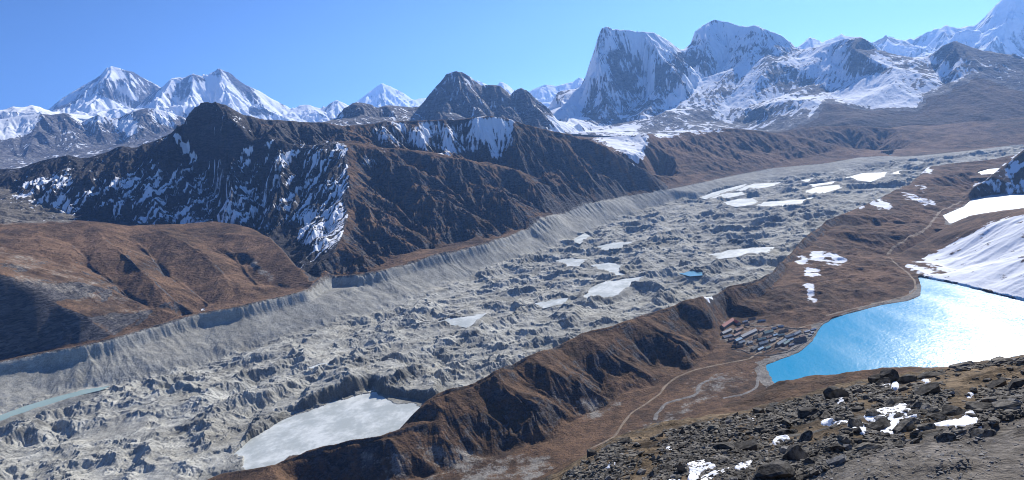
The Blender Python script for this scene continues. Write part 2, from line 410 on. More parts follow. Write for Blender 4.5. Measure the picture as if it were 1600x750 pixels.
lines += [[(x, y, z+.6) for x, y, z in vis], [(x, y, z+.6) for x, y, z in lake2+[lake2[0]]], [(x, y, z+.6) for x, y, z in lake3+[lake3[0]]]]
lines += [shift(skyD, 450, dz=-260), shift(skyD2, 450, dz=-230), shift(hillR, 400, dz=-120), shift(farband, 250, dz=-60), shift(hb, 350, dz=-160), shift(sh_c, 130, dz=-45)]
pts = list(frame)
pts += L("900,480,g6 700,500,g8 500,560,g8 300,620,g8 100,690,g6 1000,400,g6 1100,350,g4 1250,300,g3 500,640,g0 250,700,g4 -50,740,g4 -200,700,g4")
pts += L("760,745,z2 850,720,z2 930,680,z2 1000,640,z2 1060,625,z2 1120,600,z2 1170,585,z2 1180,560,z3 1160,530,z4 1200,520,z4 1240,510,z4 1250,530,z3")
base = G.tin(lines, pts)
b2, b6 = blur(base, 1), blur(base, 4)
XX, YY = np.meshgrid((G.x0+np.arange(G.nx)*G.c).astype(f32), (G.y0+np.arange(G.ny)*G.c).astype(f32))
DG = np.hypot(XX, YY); AG = np.degrees(np.arctan2(XX, YY))
dLC, dRC, dTR, dFT = byaz(LC), byaz(RC), byaz(trough), byaz(hf_foot)
# landforms in plan
HILLSIDE, VALLEY, MORAINE, GLAC, WALL, BROWN, DARK, FARH, SNOWH = range(9)
RID = np.full(DG.shape, VALLEY, np.int8)
far = DG > dLC(AG)
RID[far] = DARK
azv = azd(L("1045,291,d4720")[0])
sep = (AG > azv) | ((AG > azd(L("945,242,d5150")[0])) & (DG > np.interp(AG, [azd(p) for p in hillR_l[1]], [math.hypot(p[0], p[1]) for p in hillR_l[1]])))
sep |= (AG > azd(L("890,212,d5200")[0])) & (DG > 5000)
RID[far & sep] = FARH
RID[far & (AG < azd(hillS[-1])+.3) & (DG < dTR(AG))] = BROWN
RID[G.poly(LT+shift(RC, 40)[::-1]) > 0] = GLAC
RID[G.poly(LC+LT[::-1]) > 0] = WALL
RID[G.poly(shift(RC, 40)+RF[::-1]) > 0] = MORAINE
RID[(RID == VALLEY) & (DG > dRC(AG)) & (AG < 10)] = GLAC
RID[DG < dFT(AG)] = HILLSIDE
RID[G.poly([vis[12]]+vis[13:]+shift(sh_c, 130)[::-1]) > 0] = SNOWH
RID[G.poly(L("1516,293,d3500 1553,304,z-18 1700,303,z-18 1800,300,z-18")+[(5000, 4500, 0)]+shift(hb, 200)[::-1]) > 0] = SNOWH
RID[(RID == VALLEY) & (DG > 5600)] = FARH
W = {k: blur((RID == k).astype(f32), 4) for k in range(9)}
keep = G.lines([LC, RC, skyD, skyD2, hillS, hillR, farband, hb, sh_c, hill_l[1]], 70)
keep2 = G.lines([front, edge, arete], 50)
mount = np.clip(W[DARK]+W[FARH]+W[SNOWH]*.5, 0, 1)
base = b2*(1-mount)+b6*mount
base = base*(1-keep)+b2*keep
lk1, lk2, lk3 = G.poly(lake1), G.poly(lake2), G.poly(lake3)
LK = [(lk1, 0.0), (lk2, -18.0), (lk3, -45.0)]
PONDS = {
 'a': ("370,707 400,682 430,663 470,646 520,629 560,618 580,611 600,625 640,630 672,636 690,650 650,690 560,722 410,745 378,726", 0),
 'b': ("680,503 700,497 730,494 758,490 745,500 730,512 715,508", 0), 'c': ("838,474 860,469 886,466 880,474 850,481", 0),
 'd': ("912,462 925,448 945,440 985,435 1010,430 985,445 965,460 940,469 918,469", 1), 'e': ("925,414 950,411 970,414 966,424 985,431 965,433 948,425", 0),
 'f': ("870,407 890,403 916,406 906,416 885,416", 0), 'h': ("935,385 960,379 987,378 970,387 945,391", 0), 'i': ("893,376 915,364 920,369 905,381", 0),
 'j': ("1110,398 1140,391 1180,387 1208,386 1195,399 1175,394 1150,401 1125,404", 0), 'k': ("1064,427 1080,423.5 1094,425 1096,430 1080,431", 2),
 'l': ("1094,309 1112,301 1137,294 1168,287 1160,292 1127,303 1102,311", 0), 'm': ("1148,295 1178,287 1219,285 1207,291 1175,297 1151,299", 0),
 'n': ("1110,310 1134,302 1158,300 1162,304 1134,310", 0), 'o': ("1131,316 1154,311 1178,310 1184,315 1175,320 1151,323 1131,299", 0),
 'p': ("1181,321 1195,315 1229,313 1256,311 1270,308 1252,318 1219,323", 0), 'q': ("1259,298 1276,292 1310,289 1314,294 1296,299 1276,305 1262,305", 0),
 'r': ("1323,277 1347,271 1385,269 1381,276 1360,284 1343,282", 0), 's': ("1391,271 1408,266 1405,272", 0), 't': ("1243,283 1269,279 1262,284", 0),
 'u': ("1266,288 1306,283 1300,288 1270,292", 0), 'v': ("1377,244 1398,239 1392,246", 2),
 'w': ("-60,672 0,649 40,634 80,622 130,609 172,603 160,609 110,621 60,637 20,650 -40,676", 3), 'x': ("484,574 500,569 522,567 516,575", 0),

}
PONDS['o'] = ("1131,316 1154,311 1178,310 1184,315 1175,320 1151,323 1133,321", 0)
pond_px, PM, PZv = {}, G.zeros(), G.zeros()
for k, (s, kind) in PONDS.items():
    P = P2(s); c = P.mean(0); dz = {'a': -3, 'w': -2}.get(k, -3)
    z0 = PG(c[0], c[1], dz)[2]
    w = [PZ(a, b, z0) for a, b in P]
    pond_px[k] = (w, z0, kind)
    m = G.poly(w); PM = np.maximum(PM, m); PZv[m > 0] = z0
    ring = blur(m, 14) > .002
    PZv[(PZv == 0) & ring] = z0
# ice cliffs standing over the ponds, ice face towards the pond
CLIFF = G.zeros()
def cliff(s, h, dz=0):
    w = [PG(a, b, dz) for a, b in P2(s)]
    m = G.poly(w); global CLIFF
    CLIFF = np.maximum(CLIFF, m*h)
cliff("470,640 520,623 560,611 585,602 605,618 640,622 690,629 690,600 660,580 620,570 570,578 520,590 480,612", 40)
cliff("380,690 430,655 470,638 480,612 440,622 400,650", 22)
cliff("838,469 850,463 884,462 884,455 860,452 842,460", 12)
cliff("866,490 885,505 905,499 906,478 880,476", 16)
cliff("722,523 735,533 752,532 750,520 735,514", 12); cliff("712,489 735,490 760,486 755,482 725,484", 8)
cliff("1118,392 1150,387 1182,382 1178,376 1140,378 1110,386", 14)
cliff("905,428 950,434 970,428 960,422 915,422", 9); cliff("925,378 960,375 990,373 985,369 940,371", 10)
cliff("10,690 30,684 60,684 75,672 50,660 15,672", 18)
#cliff("1045,392 1060,406 1085,402 1080,388", 9); cliff("1010,420 1050,412 1060,398 1030,398", 9)
cliffS = blur(CLIFF, 1, 2)
# ---- sheet
Drow = [175.0]
while Drow[-1] < 7400:
    d = Drow[-1]; st = .0017 if 1050 < d < 3200 else (.0021 if d > 3200 else .004)
    Drow.append(d*(1+st*QUAL))
mid = Fan(AZL, AZR, int(1720/QUAL), Drow)
x, y = mid.x, mid.y
S = lambda A: G.sample(A, x, y)
Wv = {k: S(W[k]) for k in W}
kp = S(keep); kp2 = np.maximum(kp, S(keep2))
D = np.hypot(x, y).astype(f32)
z = S(base)
bz = z.copy()
gx, gy = mid.grad(blur(z, 3, 1))
gully = np.zeros_like(z)
def addero(w, amp, wl, octv, seed, kk, damp=.75, **kw):
    idx = np.nonzero(w.ravel() > .02)[0]
    h = np.zeros(w.size, f32)
    h[idx] = erode(x.ravel()[idx], y.ravel()[idx], gx.ravel()[idx], gy.ravel()[idx], wl, octv, seed, **kw)
    h = h.reshape(w.shape)
    global gully, z
    gully = gully+h*w
    z = z+h*w*f32(amp)*(1-damp*kk)
slope = np.sqrt(gx*gx+gy*gy)
wd = np.clip(Wv[DARK]+Wv[FARH]*.6, 0, 1)*np.clip(slope*2.2, .15, 1)
addero(wd, 46, 330, 6, 11, kp2)
gx, gy = mid.grad(blur(z, 1, 1)); addero(wd, 13, 95, 4, 17, kp2, damp=.5)
addero(np.clip(Wv[SNOWH], 0, 1), 7, 160, 4, 12, kp)
addero(Wv[BROWN], 13, 300, 5, 13, kp)
addero(np.clip(Wv[MORAINE], 0, 1), 13, 150, 6, 14, kp, damp=.6)
wtop = smooth(.25, .9, np.clip((bz-zgl(x, y)-10)/95, 0, 1)); wmod = np.clip(.55+fbm(x, y, 260, 3, 18)*.9, .1, 1.3)
addero(np.clip(Wv[WALL]*1.2, 0, 1)*wmod*(.25+.75*wtop), 11, 62, 5, 15, kp*.35)
addero(np.clip(Wv[HILLSIDE]+.0, 0, 1)*smooth(200, 500, D), 5, 140, 5, 16, kp)
z += ridged(x, y, 120, 5, 29)*wd*9*(1-.6*kp2)
z += fbm(x, y, 260, 6, 21)*(wd*20+Wv[SNOWH]*5+Wv[BROWN]*7)*(1-.75*kp2)
z += fbm(x, y, 60, 5, 22)*(Wv[MORAINE]*5.0+Wv[HILLSIDE]*2.0*smooth(200, 400, D)+Wv[WALL]*2.5+Wv[BROWN]*1.3)*(1-.6*kp)
z += ridged(x, y, 120, 4, 23)*Wv[MORAINE]*4.5*(1-.8*kp)
z += fbm(x, y, 40, 4, 24)*Wv[VALLEY]*.8
# glacier rubble: ridges, hollows and flutes
gw = Wv[GLAC]
idx = np.nonzero(gw.ravel() > .02)[0]
xg, yg = x.ravel()[idx], y.ravel()[idx]
wx, wy = fbm(xg, yg, 90, 3, 31)*26, fbm(xg, yg, 90, 3, 32)*26
gm = np.clip(.9+fbm(xg, yg, 420, 3, 38)*.7, .45, 1.35)
h = ridged(xg+wx, yg+wy, 250, 4, 33, gain=.36)*22*gm+fbm(xg+wx, yg-wy, 300, 3, 34)*9+ridged(xg-wy, yg+wx, 75, 4, 35, gain=.45)*2.7*gm-8
h -= smooth(.12, .42, fbm(xg+wx*.6, yg+wy*.6, 170, 3, 39))*6*gm
h += ridged(xg-wx, yg-wy, 125, 3, 40, gain=.45)*5
hh = np.zeros(z.size, f32); hh[idx] = h; hh = hh.reshape(z.shape)
zg0 = bz+hh
pjx, pjy = fbm(x, y, 45, 4, 27)*11, fbm(x, y, 45, 4, 28)*11
pm = G.sample(blur(PM, 1, 1), x+pjx, y+pjy); pnear = S(blur(PM, 6, 2)); pz = S(PZv)
cl = S(cliffS)
hum = hh*gw
hum = hum*(1-.8*smooth(.12, .75, pnear))
z = z+hum+cl*gw
gx, gy = mid.grad(z)
addero(np.clip(gw*1.0, 0, 1)*np.clip(np.sqrt(gx*gx+gy*gy)*2.2, .1, 1)*(1-smooth(.2, .7, pm)), 4.6, 46, 4, 36, kp*0, damp=0)
z += fbm(x, y, 14, 3, 37)*gw*.5
# ponds and lakes lie in their hollows
ring = (pz != 0)
lo = pz+.8+np.clip(cl, 0, None)*0
pw = smooth(.03, .45, pnear)
z = np.where(ring, z+pw*(np.maximum(z, lo)-z), z)
z = np.where(pm > .45, np.minimum(z, pz-1.5), z)
for m, zl in LK:
    mm = S(blur(m, 1, 1)); nr = S(blur(m, 10, 2))
    z = np.where((nr > .005) & (Wv[GLAC] < .3), np.maximum(z, zl+.4), z)
    z = np.where(mm > .5, np.minimum(z, zl-1.5-4*(mm-.5)), z)
vlow = Wv[VALLEY] > .5
mid.z = z.astype(f32)
def ground(px, py):
    return mid.at(np.atleast_1d(np.asarray(px, float)), np.atleast_1d(np.asarray(py, float)))
# ---------------------------------------------------------------- the high peaks (7 - 42 km)
GA = Grid(-11500, 10800, 4200, 16800, 16.0)
pyr = L("500,192,d8150 525,185,d8200 534,171,d8200 551,159,d8250 567,158,d8300 581,163,d8300 591,168,d8350 601,164,d8350 618,164,d8400 648,167,d8400 665,161,d8400 675,141,d8450 692,124,d8500 706,111,d8500 716,109,d8500 733,119,d8500 750,134,d8550 756,131,d8550 770,129,d8500 783,136,d8450 797,149,d8450 804,137,d8450 812,133,d8400 824,139,d8350 837,154,d8300 858,169,d8200 871,185,d8100 890,207,d7900")
pyr_s = [L("716,109,d8500 722,140,d8180 735,165,d7930 750,190,d7650"), L("812,133,d8400 828,160,d8130 840,182,d7880 850,205,d7600"), L("770,129,d8500 782,160,d8150 795,190,d7700"),
 L("692,124,d8500 690,150,d8180 688,180,d7750"), L("567,158,d8300 570,180,d7950"), L("618,164,d8400 622,185,d7950"), L("652,168,d8430 660,185,d8150 670,200,d7800"), L("752,135,d8600 765,165,d8280 775,190,d7850"), L("798,150,d8500 812,178,d8200 822,200,d7750"),
 L("700,112,d8500 705,145,d8250 712,175,d7950"), L("591,169,d8380 596,190,d8050")]
pyr_t = L("480,205,d7420 600,202,d7420 716,205,d7420 800,208,d7420 860,216,d7420 900,222,d7420")
chol = L("855,172,d10400 862,160,d10600 868,150,d10650 875,141,d10650 886,140,d10680 899,140,d10750 909,130,d10800 914,121,d10820 919,102,d10840 924,88,d10845 930,73,d10850 934,58,d10840 938,46,d10820 948,38,d10800 963,41,d10850 983,44,d10950 1001,47,d11000 1021,49,d11050 1036,58,d11100 1054,71,d11200 1065,77,d11300 1074,77,d11350 1080,67,d11500 1086,48,d11600 1095,40,d11700 1105,33,d11760 1115,27,d11800 1124,30,d11800 1139,32,d11750 1156,38,d11650 1168,39,d11500 1181,37,d11300 1191,43,d11250 1212,49,d11150 1224,53,d11100 1235,61,d11050 1244,73,d10950 1252,77,d10900 1275,73,d10700 1299,65,d10500 1320,58,d10300 1344,55,d10100 1362,66,d10000 1367,75,d9950 1390,82,d9800 1425,89,d9700 1453,86,d9600 1470,70,d9550 1482,65,d9520 1491,61,d9500 1502,66,d9450 1519,72,d9400 1533,77,d9350 1547,79,d9300 1579,84,d9200 1600,93,d9100 1680,105,d9000 1800,110,d8900")
chol_s = [
 L("942,41,d10810 936,75,d10520 935,96,d10300 946,137,d9930 941,165,d9640 936,186,d9360 935,200,d9100"),
 L("1001,47,d11000 1020,79,d10590 1031,92,d10420 1048,108,d10240 1071,128,d9980"),
 L("1048,108,d10240 1037,130,d10020 1030,150,d9800"),
 L("963,41,d10850 976,80,d10790 984,120,d10620 988,150,d10330 984,170,d9950"),
 L("983,44,d10950 1003,90,d10840 1010,125,d10640 1012,155,d10280"),
 L("921,110,d10780 915,140,d10450 905,165,d10050 898,190,d9600"),
 L("1065,80,d11250 1078,100,d10950 1088,112,d10700 1094,125,d10450 1085,140,d10150 1068,155,d9850 1045,172,d9500 1020,185,d9200"),
 L("1181,37,d11300 1176,70,d10950 1162,100,d10560 1137,128,d10130 1117,150,d9750 1100,170,d9380"),
 L("1109,33,d11770 1104,70,d11250 1099,95,d10850"), L("1139,40,d11700 1138,75,d11480 1130,105,d11150 1112,130,d10750"),
 L("1244,73,d10950 1226,88,d10650 1209,96,d10350 1190,115,d10050 1174,142,d9700 1166,170,d9250 1160,192,d8900"),
 L("1209,96,d10350 1240,115,d10000 1270,132,d9650 1290,142,d9400"),
 L("1212,60,d11080 1200,85,d10700 1185,105,d10350 1160,133,d9950 1136,165,d9500 1112,188,d9050"),
 L("1275,73,d10700 1262,92,d10350 1250,108,d10050"),
 L("1344,55,d10100 1330,76,d9800 1360,92,d9500 1390,105,d9250 1421,112,d9050 1475,133,d8650 1510,146,d8300 1560,160,d7950"),
 L("1299,68,d10450 1300,90,d10100 1310,108,d9800 1330,125,d9450"),
 L("1421,112,d9050 1397,130,d8800 1420,150,d8450 1436,166,d8150"),
 L("1491,61,d9500 1495,90,d9150 1500,120,d8750 1515,140,d8350"), L("1453,90,d9550 1458,108,d9250 1470,128,d8800"), L("1547,79,d9300 1560,110,d8850 1590,140,d8400 1620,165,d8000"),
 L("1519,75,d9350 1530,105,d8950 1545,135,d8500"),
 L("1180,168,d8950 1215,158,d8800 1265,156,d8600 1288,159,d8500 1330,165,d8350 1380,172,d8150 1430,185,d7800"),
 L("1265,156,d8600 1255,180,d8250 1235,205,d7750"), L("1288,159,d8500 1285,180,d8150 1275,200,d7700"),
 L("1290,142,d9400 1300,150,d9050 1312,158,d8700"), L("1215,160,d8950 1205,185,d8450 1195,205,d7900"),
 L("970,190,d9350 1000,178,d9350 1030,180,d9150 1060,190,d8850 1085,200,d8500"),
]
chol_t = L("880,222,d7420 930,222,d7420 1000,215,d7420 1060,212,d7420 1120,208,d7420 1200,213,d7420 1260,206,d7420 1330,203,d7420 1400,207,d7300 1480,213,d7200 1540,220,d7050 1600,228,d6900 1700,236,d6800")
chol_t2 = L("900,208,d8700 940,208,d8650 1000,204,d8600 1060,207,d8400 1100,204,d8300 1160,206,d8300 1210,207,d8000")
chol_t3 = L("1260,201,d7600 1340,190,d7600 1420,195,d7500 1500,200,d7350 1580,200,d7300 1680,200,d7200")
pas = L("862,200,d8500 880,195,d8900 890,180,d9400 885,165,d9900 870,155,d10300")
wall = L("-150,178,d13800 -60,180,d13800 0,186,d13700 30,180,d13700 67,177,d13600 101,175,d13600 115,182,d13550 128,191,d13500 140,184,d13450 152,178,d13400 165,182,d13350 179,185,d13300 196,176,d13300 212,172,d13250 229,169,d13250 243,169,d13200 263,174,d13200 280,180,d13150 320,190,d13100 400,205,d13000")
wall_s = [L("67,177,d13600 60,200,d13150 50,225,d12600 40,250,d12050"), L("101,175,d13600 112,200,d13100 125,225,d12500"), L("152,178,d13400 158,205,d12900 165,228,d12400"), L("229,169,d13250 215,190,d12850 205,210,d12450 195,225,d12150"), L("190,182,d13300 188,205,d12880 186,225,d12450"),
 L("128,191,d13500 138,210,d13050 145,228,d12550"), L("263,174,d13200 255,195,d12800 245,212,d12450"), L("0,186,d13700 5,210,d13200 5,240,d12450"), L("30,182,d13720 32,210,d13150 28,245,d12350"), L("84,180,d13620 88,210,d13050 88,235,d12500")]
wall_t = L("-150,262,d11700 0,262,d11700 60,255,d11700 110,246,d11700 160,240,d11700 210,232,d11700 260,224,d11700 340,215,d11700 420,210,d11700")
snow0 = L("-150,170,d15800 -60,176,d15800 0,173,d15800 20,166,d15750 37,168,d15750 51,164,d15700 67,169,d15600 85,176,d15400 110,178,d15200 150,182,d15000")
snow0_s = [L("20,166,d15750 22,172,d15100 18,178,d14500"), L("51,164,d15700 55,172,d15000 60,177,d14300")]
fl = [(math.sin(math.radians(a))*16700, math.cos(math.radians(a))*16700, 150) for a in range(-44, 46, 4)]
lns = [pyr, pyr_t, chol, chol_t, chol_t2, chol_t3, pas, wall, wall_t, snow0]+pyr_s+chol_s+wall_s+snow0_s
lns += [shift(pyr, 700, dz=-500), shift(chol, 700, dz=-600), shift(wall, 500, dz=-200), shift(snow0, 500, dz=-300), shift(snow0, -1000, dz=-150)]
mids = [PD(p, 330, 7400) for p in (-150,)]
ext = [(math.sin(math.radians(a))*d, math.cos(math.radians(a))*d, zz) for a, d, zz in [(-44, 7200, 500), (-40, 7300, 500), (-34, 7400, 500), (-28, 7420, 500), (-22, 7420, 500), (-44, 9500, 700), (-36, 9500, 700), (-28, 9500, 700), (-20, 9500, 600), (-44, 13000, 1100), (-18, 13500, 700), (-8, 12000, 500), (0, 11500, 500), (47, 7500, 0), (47, 10000, 300), (44, 13000, 300), (-50, 12000, 900)]]
baseA = GA.tin(lns, fl+ext)
baseA = blur(baseA, 2)*.6+baseA*.4
keepA = GA.lines([pyr, chol, wall, snow0], 130)
Dr = [7000.0]
while Dr[-1] < 16600: Dr.append(Dr[-1]+17*QUAL*(1 if Dr[-1] < 14500 else 1.6))
fa = Fan(-43, 43.5, int(1600/QUAL), Dr)
x, y = fa.x, fa.y
z = GA.sample(baseA, x, y); kA = GA.sample(keepA, x, y)
gx, gy = fa.grad(blur(z, 3, 1)); sl_ = np.sqrt(gx*gx+gy*gy)
gullyA = erode(x, y, gx, gy, 620, 6, 41, stretch=1.8)
azf = np.degrees(np.arctan2(x, y)); DF = np.hypot(x, y)
# gentle grassy slopes on the right and flat glacier basins stay smooth
calm = np.clip(smooth(.45, .8, sl_), .22, 1)*(1+np.clip(sl_-1, 0, 2)*.55)
z = z+gullyA*85*calm*(1-.62*kA)
z += (fbm(x, y, 500, 6, 42, gain=.52)*42+ridged(x, y, 230, 5, 43)*16)*calm*(1-.7*kA)
gx, gy = fa.grad(z)
z += erode(x, y, gx, gy, 150, 4, 44, stretch=1.6)*20*calm*(1-.5*kA)
fa.z = z.astype(f32); slA = sl_
# ---- the farthest giants
GE = Grid(-28000, 28000, 10000, 46000, 70.0)
ever = L("40,188,d23400 72,172,d23500 101,149,d23700 119,138,d23800 135,129,d23900 159,115,d24000 165,104,d24000 176,102,d24000 189,104,d24000 206,109,d24050 223,119,d24100 240,128,d24100 255,138,d24100 280,160,d24000 300,180,d23900")
nup = L("190,185,d22300 209,171,d22200 229,151,d22100 253,136,d22000 262,126,d22000 270,119,d22000 290,117,d21980 304,113,d21950 315,117,d21950 330,110,d22000 344,105,d22050 354,109,d22050 364,114,d22050 385,131,d22000 405,142,d21950 432,158,d21900 459,171,d21850 466,166,d21850 486,164,d21800 506,168,d21800 520,158,d21800 530,156,d21800 545,163,d21800 570,175,d21800")
mak = L("520,180,d34000 557,158,d34000 578,141,d34000 587,134,d34000 596,129,d34000 611,134,d34000 628,142,d34000 648,156,d34000 665,152,d34000 690,165,d34000")
sm1 = L("725,140,d24500 746,125,d24500 757,129,d24500 768,136,d24500 780,129,d24500 790,129,d24500 803,141,d24500 815,150,d24500 827,141,d24500 840,136,d24500 854,132,d24500 871,134,d24500 885,131,d24500 895,129,d24500 905,120,d24500 912,124,d24500 930,140,d24500")
sm2 = L("1225,85,d17500 1247,70,d17500 1257,62,d17500 1267,55,d17500 1277,60,d17500 1287,65,d17500 1297,63,d17500 1306,58,d17500 1315,52,d17500 1330,58,d17500 1348,58,d17500 1360,62,d17800")
tham = L("1340,75,d20500 1369,63,d20500 1378,58,d20500 1386,54,d20500 1400,61,d20500 1412,64,d20500 1425,63,d20500 1441,53,d20500 1456,44,d20500 1470,42,d20500 1484,39,d20500 1498,43,d20500 1512,41,d20500 1523,40,d20500 1530,35,d20500 1537,30,d20500 1551,10,d20500 1561,0,d20500 1580,-16,d20500 1592,-24,d20500 1608,-14,d20500 1640,10,d20500 1700,40,d20500 1800,60,d20500")
e_s = [L("176,102,d24000 170,125,d23300 160,150,d22600 140,175,d21900"), L("206,109,d24050 200,135,d23300 195,165,d22500"), L("135,129,d23900 120,155,d23100 105,178,d22400"), L("190,106,d24000 188,130,d23500 180,160,d22900"),
 L("270,119,d22000 255,145,d21300 240,170,d20500"), L("304,113,d21950 300,140,d21300 295,170,d20400"), L("344,105,d22050 350,135,d21300 365,165,d20400"), L("385,131,d22000 400,155,d21300 420,180,d20500"), L("325,116,d22000 325,140,d21450 330,165,d20900"), L("285,120,d22000 278,145,d21500 270,170,d20900"), L("432,158,d21900 440,178,d21300"), L("366,120,d22050 378,145,d21600 395,172,d20900"),
 L("596,129,d34000 605,150,d33000 610,170,d32000"), L("578,141,d34000 570,165,d32500"), L("628,142,d34000 635,160,d33000"),
 L("1592,-24,d20500 1580,30,d19600 1560,75,d18600"), L("1551,10,d20500 1535,50,d19700 1520,80,d18800"), L("1620,0,d20500 1612,45,d19700 1600,90,d18700"), L("1484,39,d20500 1480,60,d19700 1470,80,d18900"), L("1386,54,d20500 1390,72,d19700"), L("1425,64,d20600 1440,78,d19900"), L("1267,55,d17500 1268,75,d16900"), L("1523,42,d20600 1510,65,d20000")]
flE = [(math.sin(math.radians(a))*d, math.cos(math.radians(a))*d, zz) for a in range(-46, 49, 6) for d, zz in ((15600, 150), (44000, 200))]
flE += [PD(60, 200, 20500), PD(140, 195, 20500), PD(220, 195, 20000), PD(300, 195, 19800), PD(420, 205, 19800), PD(520, 200, 20000), PD(-100, 220, 20000), PD(600, 190, 30000), PD(800, 170, 22000), PD(880, 165, 22000), PD(1300, 90, 16500), PD(1400, 100, 18000), PD(1500, 100, 18000), PD(1600, 110, 18000)]
lE = [ever, nup, mak, sm1, sm2, tham]+e_s
lE += [shift(ever, 1500, dz=-1200), shift(nup, 900, dz=-700), shift(mak, 2500, dz=-1500), shift(sm1, 1800, dz=-900), shift(sm2, 1200, dz=-700), shift(tham, 1500, dz=-1200), shift(sm1, -1500, dz=-800), shift(mak[1:-1], -3500, dz=-1200)]
baseE = GE.tin(lE, flE); baseE = blur(baseE, 1)*.5+baseE*.5
keepE = GE.lines([ever, nup, mak, sm1, sm2, tham], 420)
Dr = list(np.arange(15800, 26000, 50*QUAL))+list(np.arange(26000, 38000, 160*QUAL))
fe = Fan(-42, 43, int(1500/QUAL), Dr)
x, y = fe.x, fe.y
z = GE.sample(baseE, x, y); kE = GE.sample(keepE, x, y)
gx, gy = fe.grad(blur(z, 2, 1)); slE = np.sqrt(gx*gx+gy*gy)
gullyE = erode(x, y, gx, gy, 1300, 5, 51, stretch=1.8)
z = z+gullyE*150*(1-.7*kE)
z += (fbm(x, y, 900, 5, 52, gain=.55)*80+ridged(x, y, 420, 4, 53)*30)*(1-.7*kE)
fe.z = z.astype(f32)
# ---------------------------------------------------------------- materials
class NT:
    def __init__(s, name):
        s.m = bpy.data.materials.new(name); s.m.use_nodes = True; s.t = s.m.node_tree
        s.b = s.t.nodes['Principled BSDF']
    def n(s, typ, **kw):
        x = s.t.nodes.new('ShaderNode'+typ)
        for k, v in kw.items():
            if k.startswith('i_'): x.inputs[int(k[2:])].default_value = v
            else: setattr(x, k, v)
        return x
    def l(s, a, b): s.t.links.new(a, b)
    def val(s, inp, v):
        if hasattr(v, 'is_linked') or hasattr(v, 'links'): s.l(v, inp)
        else: inp.default_value = v
    def math(s, op, a, b=0.0, c=0.0, clamp=False):
        x = s.n('Math', operation=op, use_clamp=clamp); s.val(x.inputs[0], a); s.val(x.inputs[1], b); s.val(x.inputs[2], c); return x.outputs[0]
    def mix(s, f, a, b):
        x = s.n('Mix', data_type='RGBA'); s.val(x.inputs[0], f)
        for i, v in ((6, a), (7, b)): s.val(x.inputs[i], v if not isinstance(v, tuple) else (v+(1,) if len(v) == 3 else v))
        return x.outputs[2]
    def sstep(s, a, b, v):
        x = s.n('MapRange', interpolation_type='SMOOTHSTEP'); s.val(x.inputs[0], v); x.inputs[1].default_value = a; x.inputs[2].default_value = b; return x.outputs[0]
    def noise(s, vec, size, detail=6, rough=.6, dist=0, squash=None):
        if squash:
            mp = s.n('Mapping'); s.l(vec, mp.inputs[0]); mp.inputs['Scale'].default_value = squash; vec = mp.outputs[0]
        x = s.n('TexNoise'); s.l(vec, x.inputs['Vector']); x.inputs['Scale'].default_value = 1/size; x.inputs['Detail'].default_value = detail
        x.inputs['Roughness'].default_value = rough; x.inputs['Distortion'].default_value = dist; return x.outputs[0]
def terrain(name, s, rock=((.035, .036, .040), (.14, .13, .125)), grass=((.056, .041, .030), (.205, .124, .074)), deb=((.17, .165, .155), (.42, .41, .385)), sharp=.10, bump=.5, strata=False, debs=None):
    m = NT(name); pos = m.n('NewGeometry').outputs['Position']
    at = m.n('Attribute', attribute_name='cover'); sp = m.n('SeparateColor'); m.l(at.outputs['Color'], sp.inputs[0]); R, Gc, B = sp.outputs
    tone = m.n('Attribute', attribute_name='tone').outputs['Fac']
    nA = m.noise(pos, s*9, 8, .62); nB = m.noise(pos, s*1.6, 6, .68); nL = m.noise(pos, s*60, 5, .55)
    nR = m.noise(pos, s*5, 7, .65, 1.2, (1, 1, 4.5) if strata else (1, 1, 2))
    cr = m.mix(m.sstep(.36, .66, nR), rock[0], rock[1])
    cg = m.mix(m.sstep(.34, .66, m.math('ADD', m.math('MULTIPLY', nA, .55), m.math('MULTIPLY', nL, .45))), grass[0], grass[1])
    cg = m.mix(m.math('MULTIPLY', m.sstep(.50, .66, nB), .65), cg, tuple(c*.55 for c in grass[0]))
    cd = m.mix(m.sstep(.33, .68, m.math('ADD', m.math('MULTIPLY', nA, .45), m.math('MULTIPLY', nB, .55))), deb[0], deb[1])
    cd = m.mix(m.math('MULTIPLY', m.sstep(.45, .7, nL), .35), cd, tuple((a+b)*.5*k for a, b, k in zip(deb[0], deb[1], (1.06, 1.0, .9))))
    j = m.math('ADD', m.math('MULTIPLY', m.math('SUBTRACT', nA, .5), .9), m.math('MULTIPLY', m.math('SUBTRACT', nB, .5), .7))
    c = m.mix(m.sstep(.35, .65, m.math('ADD', Gc, j)), cr, cg)
    c = m.mix(m.sstep(.38, .62, m.math('ADD', B, m.math('MULTIPLY', j, .8))), c, cd)
    c = m.mix(1.0, c, c)
    # tone: lighter or darker ground (darker gullies, random patches, shade painted on the dark face)
    br = m.n('HueSaturation'); m.l(c, br.inputs['Color']); m.l(m.math('ADD', tone, 1.0), br.inputs['Value']); c = br.outputs[0]
    sn = m.sstep(.5-sharp, .5+sharp, m.math('ADD', R, m.math('MULTIPLY', j, .55)))
    c = m.mix(sn, c, (.84, .855, .875))
    m.l(c, m.b.inputs['Base Color']); m.b.inputs['Roughness'].default_value = .95; m.b.inputs['Specular IOR Level'].default_value = .12
    h = m.math('ADD', m.math('MULTIPLY', nB, s*1.0), m.math('MULTIPLY', nR, s*2.2))
    h = m.math('MULTIPLY', h, m.math('SUBTRACT', 1.0, m.math('MULTIPLY', sn, .75)))
    bp = m.n('Bump'); bp.inputs['Strength'].default_value = bump; bp.inputs['Distance'].default_value = 1.0
    m.l(h, bp.inputs['Height']); m.l(bp.outputs[0], m.b.inputs['Normal'])
    return m.m
